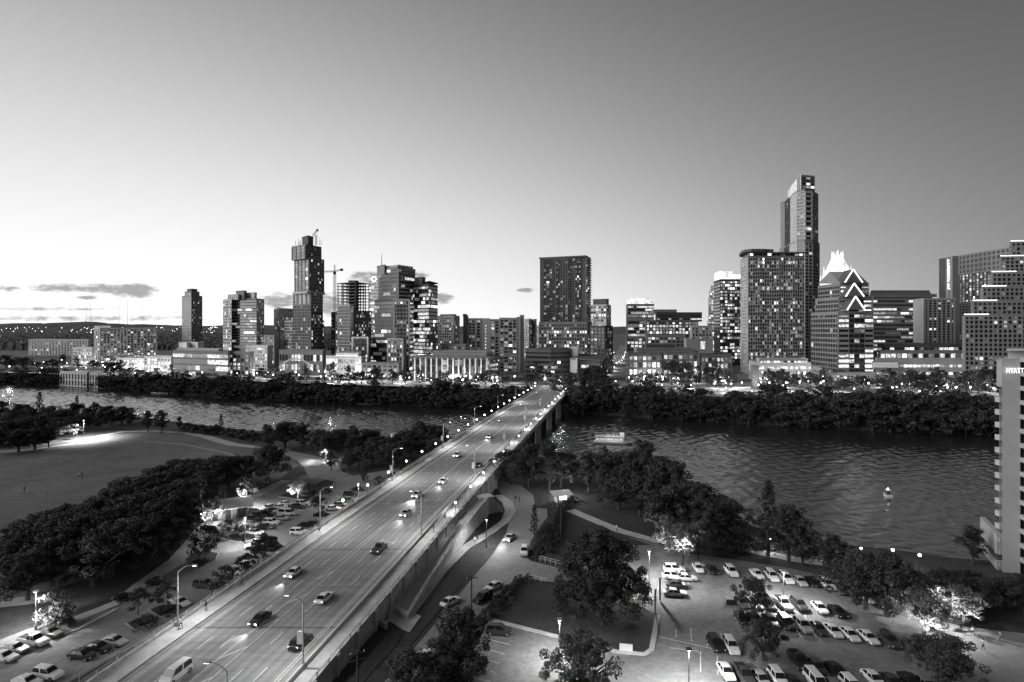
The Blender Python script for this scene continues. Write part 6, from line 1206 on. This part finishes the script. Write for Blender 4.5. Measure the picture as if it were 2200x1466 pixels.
mb.build('apron', M_WHITE, T); MB().box((.1, 0, 6.6), (2.0, 2.1, .5)).build('cap', M_PALE, T); lamp((p.x - 4, p.y - 5, 6), 900, .3, name='landmark_light')
# utility poles
def upole(px, py, h, label, arms=1):
    t = empty('utility_pole', gp(px, py, 4), 0, label, 'pole'); MB().tube((0, 0, 0), (0, 0, h), .17, .11, 7).build('pole', BARK, t)
    for k in range(arms): MB().box((0, 0, h - .5 - k * .9), (2.2, .12, .14), .5).build('crossarm', BARK, t)
    for s_ in (-.9, .9): MB().tube((s_ * .88, s_ * .48, h - .42), (s_ * .88, s_ * .48, h - .2), .06, n=5).build('insulator', M_WHITE, t)
upole(1013, 1312, 6.2, 'wooden utility pole beside the side street above the oak'); upole(768, 1500, 6.5, 'wooden utility pole with two crossarms at the bottom edge', 2); upole(1205, 1160, 8.5, 'wooden utility pole at the street corner hedge', 2)
# fences, signs, barriers
def fence(pts, h, label, m=M_METAL, post=3.0, z=4.1, bars=(.95, .55)):
    P = [gp(x, y, z) for x, y in pts]; t = empty('fence', P[0], 0, label, 'fence')
    for k in bars:
        mb = MB()
        for i in range(len(P) - 1): mb.tube(P[i] - P[0] + Vector((0, 0, h * k)), P[i + 1] - P[0] + Vector((0, 0, h * k)), .035, n=4)
        mb.build('rail', m, t)
    for i in range(len(P) - 1):
        d = P[i + 1] - P[i]; n_ = max(1, int(d.length / post))
        for q in range(n_): v = P[i] - P[0] + d * q / n_; pbox(t, 'post', (v.x, v.y, h / 2), (.1, .1, h), m)
fence([(170, 1466), (250, 1418), (330, 1372), (385, 1338)], 1.3, 'thin wire fence between the lower left lot and the bridge', M_METAL); fence([(420, 1318), (520, 1250), (620, 1186), (720, 1112)], 1.0, 'post and rail fence along the bridge side of the left lot', M_DARK); fence([(1160, 1206), (1205, 1218)], 1.2, 'white rail barrier at the street corner', M_WHITE, 1.2); fence([(1138, 1246), (1175, 1256)], 1.1, 'white rail barrier at the corner of the tree lawn', M_WHITE, 1.2)
for px, py, wd, h, lab in [(1345, 1398, 2.0, 1.0, 'white sign board on the kerb of the tree lawn'), (1408, 1318, .35, 4.2, 'slim white pylon sign at the corner of the tree lawn'), (1418, 1290, .35, 4.2, 'slim white pylon sign beside the sideways parked cars'), (1065, 1050, 1.2, 1.2, 'pale sign beside the end of the ramp'), (1572, 1300, 1.8, .9, 'dark utility cabinet at the edge of the right lot')]:
    o = MB().box((0, 0, h / 2), (wd, .22, h), -.15).build('sign_board' if 'cabinet' not in lab else 'utility_cabinet', M_WHITE if 'dark' not in lab else M_DARK); o.location = gp(px, py, 4.2); tag(o, lab, 'sign' if 'cabinet' not in lab else 'cabinet')
# kiosk with white awnings by the river trees
p = gp(1205, 1078, 4); T = empty('kiosk', p, .3, 'brightly lit white kiosk with awning between river trees and street corner', 'kiosk'); MB().box((0, 0, 1.2), (3.2, 2.4, 2.4)).build('wall', M_WHITE, T); MB().hexa([(-3, -2.6, 2.3), (3, -2.6, 2.3), (3, 1.4, 2.9), (-3, 1.4, 2.9), (-3, -2.6, 2.4), (3, -2.6, 2.4), (3, 1.4, 3.0), (-3, 1.4, 3.0)]).build('awning', M_WHITE, T)
MB().box((.2, -1.25, 1.4), (2.2, .1, 1.0)).build('serving_hatch', emit('hatch_glow', 4), T)
# ---- boats
p = gp(1315, 953, 0); T = empty('river_boat', p, R(-7), 'two-deck white river tour boat full of passengers on the right water', 'boat'); M_HULL = mat('hull_paint', .30, .5, .1, 1)
mb = MB(); hp_ = [(-8.6, -2.3), (6.5, -2.3), (9.4, -1.0), (9.6, 0), (9.4, 1.0), (6.5, 2.3), (-8.6, 2.3)]; mb.prism([(x * .95, y * .9) for x, y in hp_], -.3, .25).prism(hp_, .25, .95); mb.build('hull', M_HULL, T)
MB().prism([(x * .99, y * .95) for x, y in hp_], .95, 1.02).build('deck', M_WHITE, T); MB().box((-1.2, 0, 3.35), (13.6, 4.5, .14)).build('upper_deck', M_WHITE, T)
for s_ in (-1, 1):
    for k in range(9): pbox(T, 'deck_post', (-7.6 + k * 1.6, s_ * 2.1, 2.15), (.1, .1, 2.3), M_WHITE)
    MB().tube((-8, s_ * 2.2, 4.4), (5.6, s_ * 2.2, 4.4), .05, n=4).tube((-8, s_ * 2.2, 3.9), (5.6, s_ * 2.2, 3.9), .04, n=4).build('deck_rail', M_WHITE, T)
    for k in range(8): pbox(T, 'window', (-6.8 + k * 1.6, s_ * 1.62, 2.2), (1.2, .08, 1.0), emit('boat_window', .45, .3, .6, 1.5))
MB().box((-1.2, 0, 2.15), (12.6, 3.2, 2.2)).build('cabin', M_WHITE, T); MB().box((4.6, 0, 4.2), (1.8, 2.6, 1.6)).build('wheelhouse', M_WHITE, T); lamp((p.x, p.y - 5, 7.5), 1300, .5, name='boat_light')  # unseen lamp added in front of the boat to brighten it
p2 = gp(1907, 1066, 0); T = empty('small_boat', p2, R(75), 'small lit motor boat alone on the dark right water', 'boat'); MB().prism([(-2.2, -.9), (1.2, -.9), (2.6, 0), (1.2, .9), (-2.2, .9)], -.2, .7).build('hull', M_WHITE, T); MB().box((-.4, 0, 1.0), (1.6, 1.3, .8)).build('cockpit', M_DARK, T); MB().box((-.5, 0, 2.1), (1.8, 1.5, .08)).build('canopy', M_WHITE, T)
for sx in (-1.2, .3):
    for sy in (-.6, .6): MB().tube((sx, sy, .7), (sx, sy, 2.1), .04, n=4).build('canopy_post', M_WHITE, T)
MB().ball((-.3, 0, 2.4), .22).build('mast_lamp', E_LAMP, T)
p3 = gp(1572, 906, 0); T = empty('small_boat', p3, R(-12), 'small white skiff moored below the far bank trees right of the tour boat', 'boat'); MB().prism([(-2.6, -.9), (1.4, -.9), (2.8, 0), (1.4, .9), (-2.6, .9)], -.2, .7).build('hull', M_WHITE, T); MB().box((-.6, 0, 1.1), (1.8, 1.4, .9)).build('cabin', M_WHITE, T)
for i, (px, py, ln, a) in enumerate(((1800, 1186, 13, -.25), (1868, 1194, 11, -1.05))):
    o = MB().box((0, 0, .4), (ln, 2.2, .4), a).build('boat_dock', M_PALE); o.location = gp(px, py, 0); tag(o, ('pale floating dock lit by the quay lanterns', 'second floating dock turned towards the river beside the quay lanterns')[i], 'dock')
for i, (px, py, a) in enumerate(((1778, 1180, .1), (1836, 1184, -.2), (1886, 1186, 1.2))):
    T = empty('rowing_boat', gp(px, py, 0), a, f'small pale rowing boat at the quay docks, {ORD[i]} from the left', 'boat', 'rowing boats at the quay'); MB().prism([(-2, -.7), (1, -.7), (2.2, 0), (1, .7), (-2, .7)], -.1, .5).build('hull', M_WHITE, T); MB().box((-.4, 0, .53), (.4, 1.2, .08)).build('bench', M_DARK, T)
# docks and islet on the far side
o = MB().box((0, 0, .5), (22, 3.5, .5), -.25).build('boat_dock', M_PALE); o.location = gp(352, 846, 0); tag(o, 'low pale boat dock on the far bank at left', 'dock'); o = MB().prism([(11 * math.cos(a) * (1 + .2 * math.sin(3 * a)), 5 * math.sin(a), ) for a in [i * .42 for i in range(15)]], -.5, .45).build('islet', mat('islet_reeds', .12, .95, .4, .6)); o.location = gp(800, 868, 0); o['kind'] = 'structure'
# ---- people
def person_mesh(name, pose, tones):
    me = bpy.data.meshes.new(name); j = {'pel': (0, 0, .95), 'che': (0, .02, 1.35), 'nec': (0, .02, 1.5), 'hea': (0, .0, 1.6), 'top': (0, 0, 1.72)}
    s_ = .22 if pose == 'walk' else .05
    for sd, sg_ in (('l', 1), ('r', -1)):
        j['hip' + sd] = (.1 * sg_, 0, .9); j['kne' + sd] = (.11 * sg_, -s_ * sg_ * .6, .5); j['ank' + sd] = (.11 * sg_, -s_ * sg_ if sg_ > 0 else s_ * 1.2, .09); j['toe' + sd] = (.12 * sg_, j['ank' + sd][1] - .18, .04)
        j['sho' + sd] = (.2 * sg_, .02, 1.42); j['elb' + sd] = (.27 * sg_, .02 + s_ * sg_ * .5, 1.13); j['han' + sd] = (.26 * sg_, -.08 + s_ * sg_ * .6, .88); j['fin' + sd] = (.26 * sg_, -.12 + s_ * sg_ * .7, .78)
    ks = list(j); ed = [('pel', 'che'), ('che', 'nec'), ('nec', 'hea'), ('hea', 'top')]
    for sd in 'lr': ed += [('pel', 'hip' + sd), ('hip' + sd, 'kne' + sd), ('kne' + sd, 'ank' + sd), ('ank' + sd, 'toe' + sd), ('che', 'sho' + sd), ('sho' + sd, 'elb' + sd), ('elb' + sd, 'han' + sd), ('han' + sd, 'fin' + sd)]
    me.from_pydata([j[k] for k in ks], [(ks.index(a), ks.index(b)) for a, b in ed], []); o = bpy.data.objects.new('tmp', me); COL.objects.link(o); o.modifiers.new('s', 'SKIN')
    rad = {'pel': .15, 'che': .17, 'nec': .06, 'hea': .105, 'top': .08, 'hip': .1, 'kne': .065, 'ank': .045, 'toe': .04, 'sho': .07, 'elb': .048, 'han': .036, 'fin': .03}
    sv = me.skin_vertices[0].data
    for i, k in enumerate(ks): r = rad[k[:3]]; sv[i].radius = (r, r * (.75 if k in ('pel', 'che') else 1)); 
    sv[0].use_root = True; m2 = o.modifiers.new('d', 'SUBSURF'); m2.levels = 1
    bpy.context.view_layer.update(); out = bpy.data.meshes.new_from_object(o.evaluated_get(bpy.context.evaluated_depsgraph_get())); bpy.data.objects.remove(o)
    for m in tones: out.materials.append(m)
    for f in out.polygons: z = f.center.z; f.material_index = 2 if z > 1.52 or (abs(f.center.x) > .22 and z < .98) else (1 if z > .93 else 0)
    return out
M_SKIN = mat('skin', .3, .6, 0); cl_ = [mat('cloth_white', .6, .9, 0), mat('cloth_dark', .05, .9, 0), mat('cloth_grey', .2, .9, 0)]
PM = [person_mesh('person_body', 'walk', [cl_[1], cl_[0], M_SKIN]), person_mesh('person_body', 'stand', [cl_[2], cl_[1], M_SKIN]), person_mesh('person_body', 'walk', [cl_[1], cl_[2], M_SKIN])]
M_HAIR = mat('hair', .03, .7, 0); HAIR = MB().ball((0, .015, 1.66), .118, 8, 6, sz=1.05).mesh('hair', M_HAIR)
def person(loc, ang, k, label, group=None, s=1.0):
    t = empty('person', loc, ang, label, 'person', group); t.scale = (s, s, s); link('body', PM[k], t); link('hair', HAIR, t); return t
for px, py, z, k, a, lab in [(2112, 1396, 4.07, 0, 1.2, 'person in white top walking across the bright drive at lower right'), (2065, 1360, 4.07, 1, 2, 'person in dark top standing under the lit pale tree'), (2090, 1366, 4.07, 0, 4, 'person in white top standing beside the shaded wall by the drive'), (2150, 1378, 4.07, 2, 1, 'person in grey top at the parked cars by the hotel drive'), (1020, 1168, 4.2, 0, .5, 'left of two people in light tops walking on the footpath beside the ramp'), (1026, 1166, 4.2, 1, .5, 'right of two people walking on the footpath beside the ramp'),
                             (1325, 1142, 4.1, 0, 2, 'person in white top on the river walk below the lit trees'), (1108, 1078, 4.1, 1, 0, 'person crossing the side street below the bridge, left of two'), (1116, 1080, 4.1, 2, 0, 'person crossing the side street below the bridge, right of two'), (1200, 1095, 4.1, 1, 1, 'person in dark top near the kiosk'), (612, 985, 4.1, 1, 1, 'person standing on the plaza path beside the planting bed'), (170, 1026, 4.05, 0, 0, 'left of two people sitting out on the meadow'), (176, 1027, 4.05, 2, 1, 'right of two people out on the meadow'), (52, 1058, 4.05, 1, 0, 'lone dark person at the left of the meadow'), (246, 994, 4.05, 0, 2, 'lone light-clothed person in the middle of the meadow')]:
    person(gp(px, py, z), a, k, lab)
for i, (px, py) in enumerate(((390, 1345), (455, 1308), (540, 1255), (700, 1141), (1112, 962), (1075, 1000), (968, 1112), (948, 1140))):
    q = deckpt(px, py); q.z += .17; 
    if i < 4: q.x = XL(q.y) - 1.6
    else: q.x = (XR(q.y) + XRo(q.y)) / 2 + .2
    person(q, UP + (0 if i % 2 else 3.1), i % 3, f'pedestrian on the {"left" if i < 4 else "right"} bridge sidewalk, {ORD[i % 4]} {"from the bottom" if i < 4 else "from the far end"}', 'pedestrians on the bridge')
bt = bpy.data.objects['river_boat']
for i in range(16):
    lp = Matrix.Rotation(R(-7), 4, 'Z') @ Vector((-7.2 + (i // 2) * 1.45 + r6.uniform(-.3, .3), (-1.3, 1.2)[i % 2], 3.42)); person(Vector(bt.location) + lp, r6.uniform(0, 6), 1 + i % 2, f'passenger on the {("near", "far")[i % 2]} side of the tour boat upper deck, {ORD[i // 2]} from the stern', 'passengers on the tour boat')
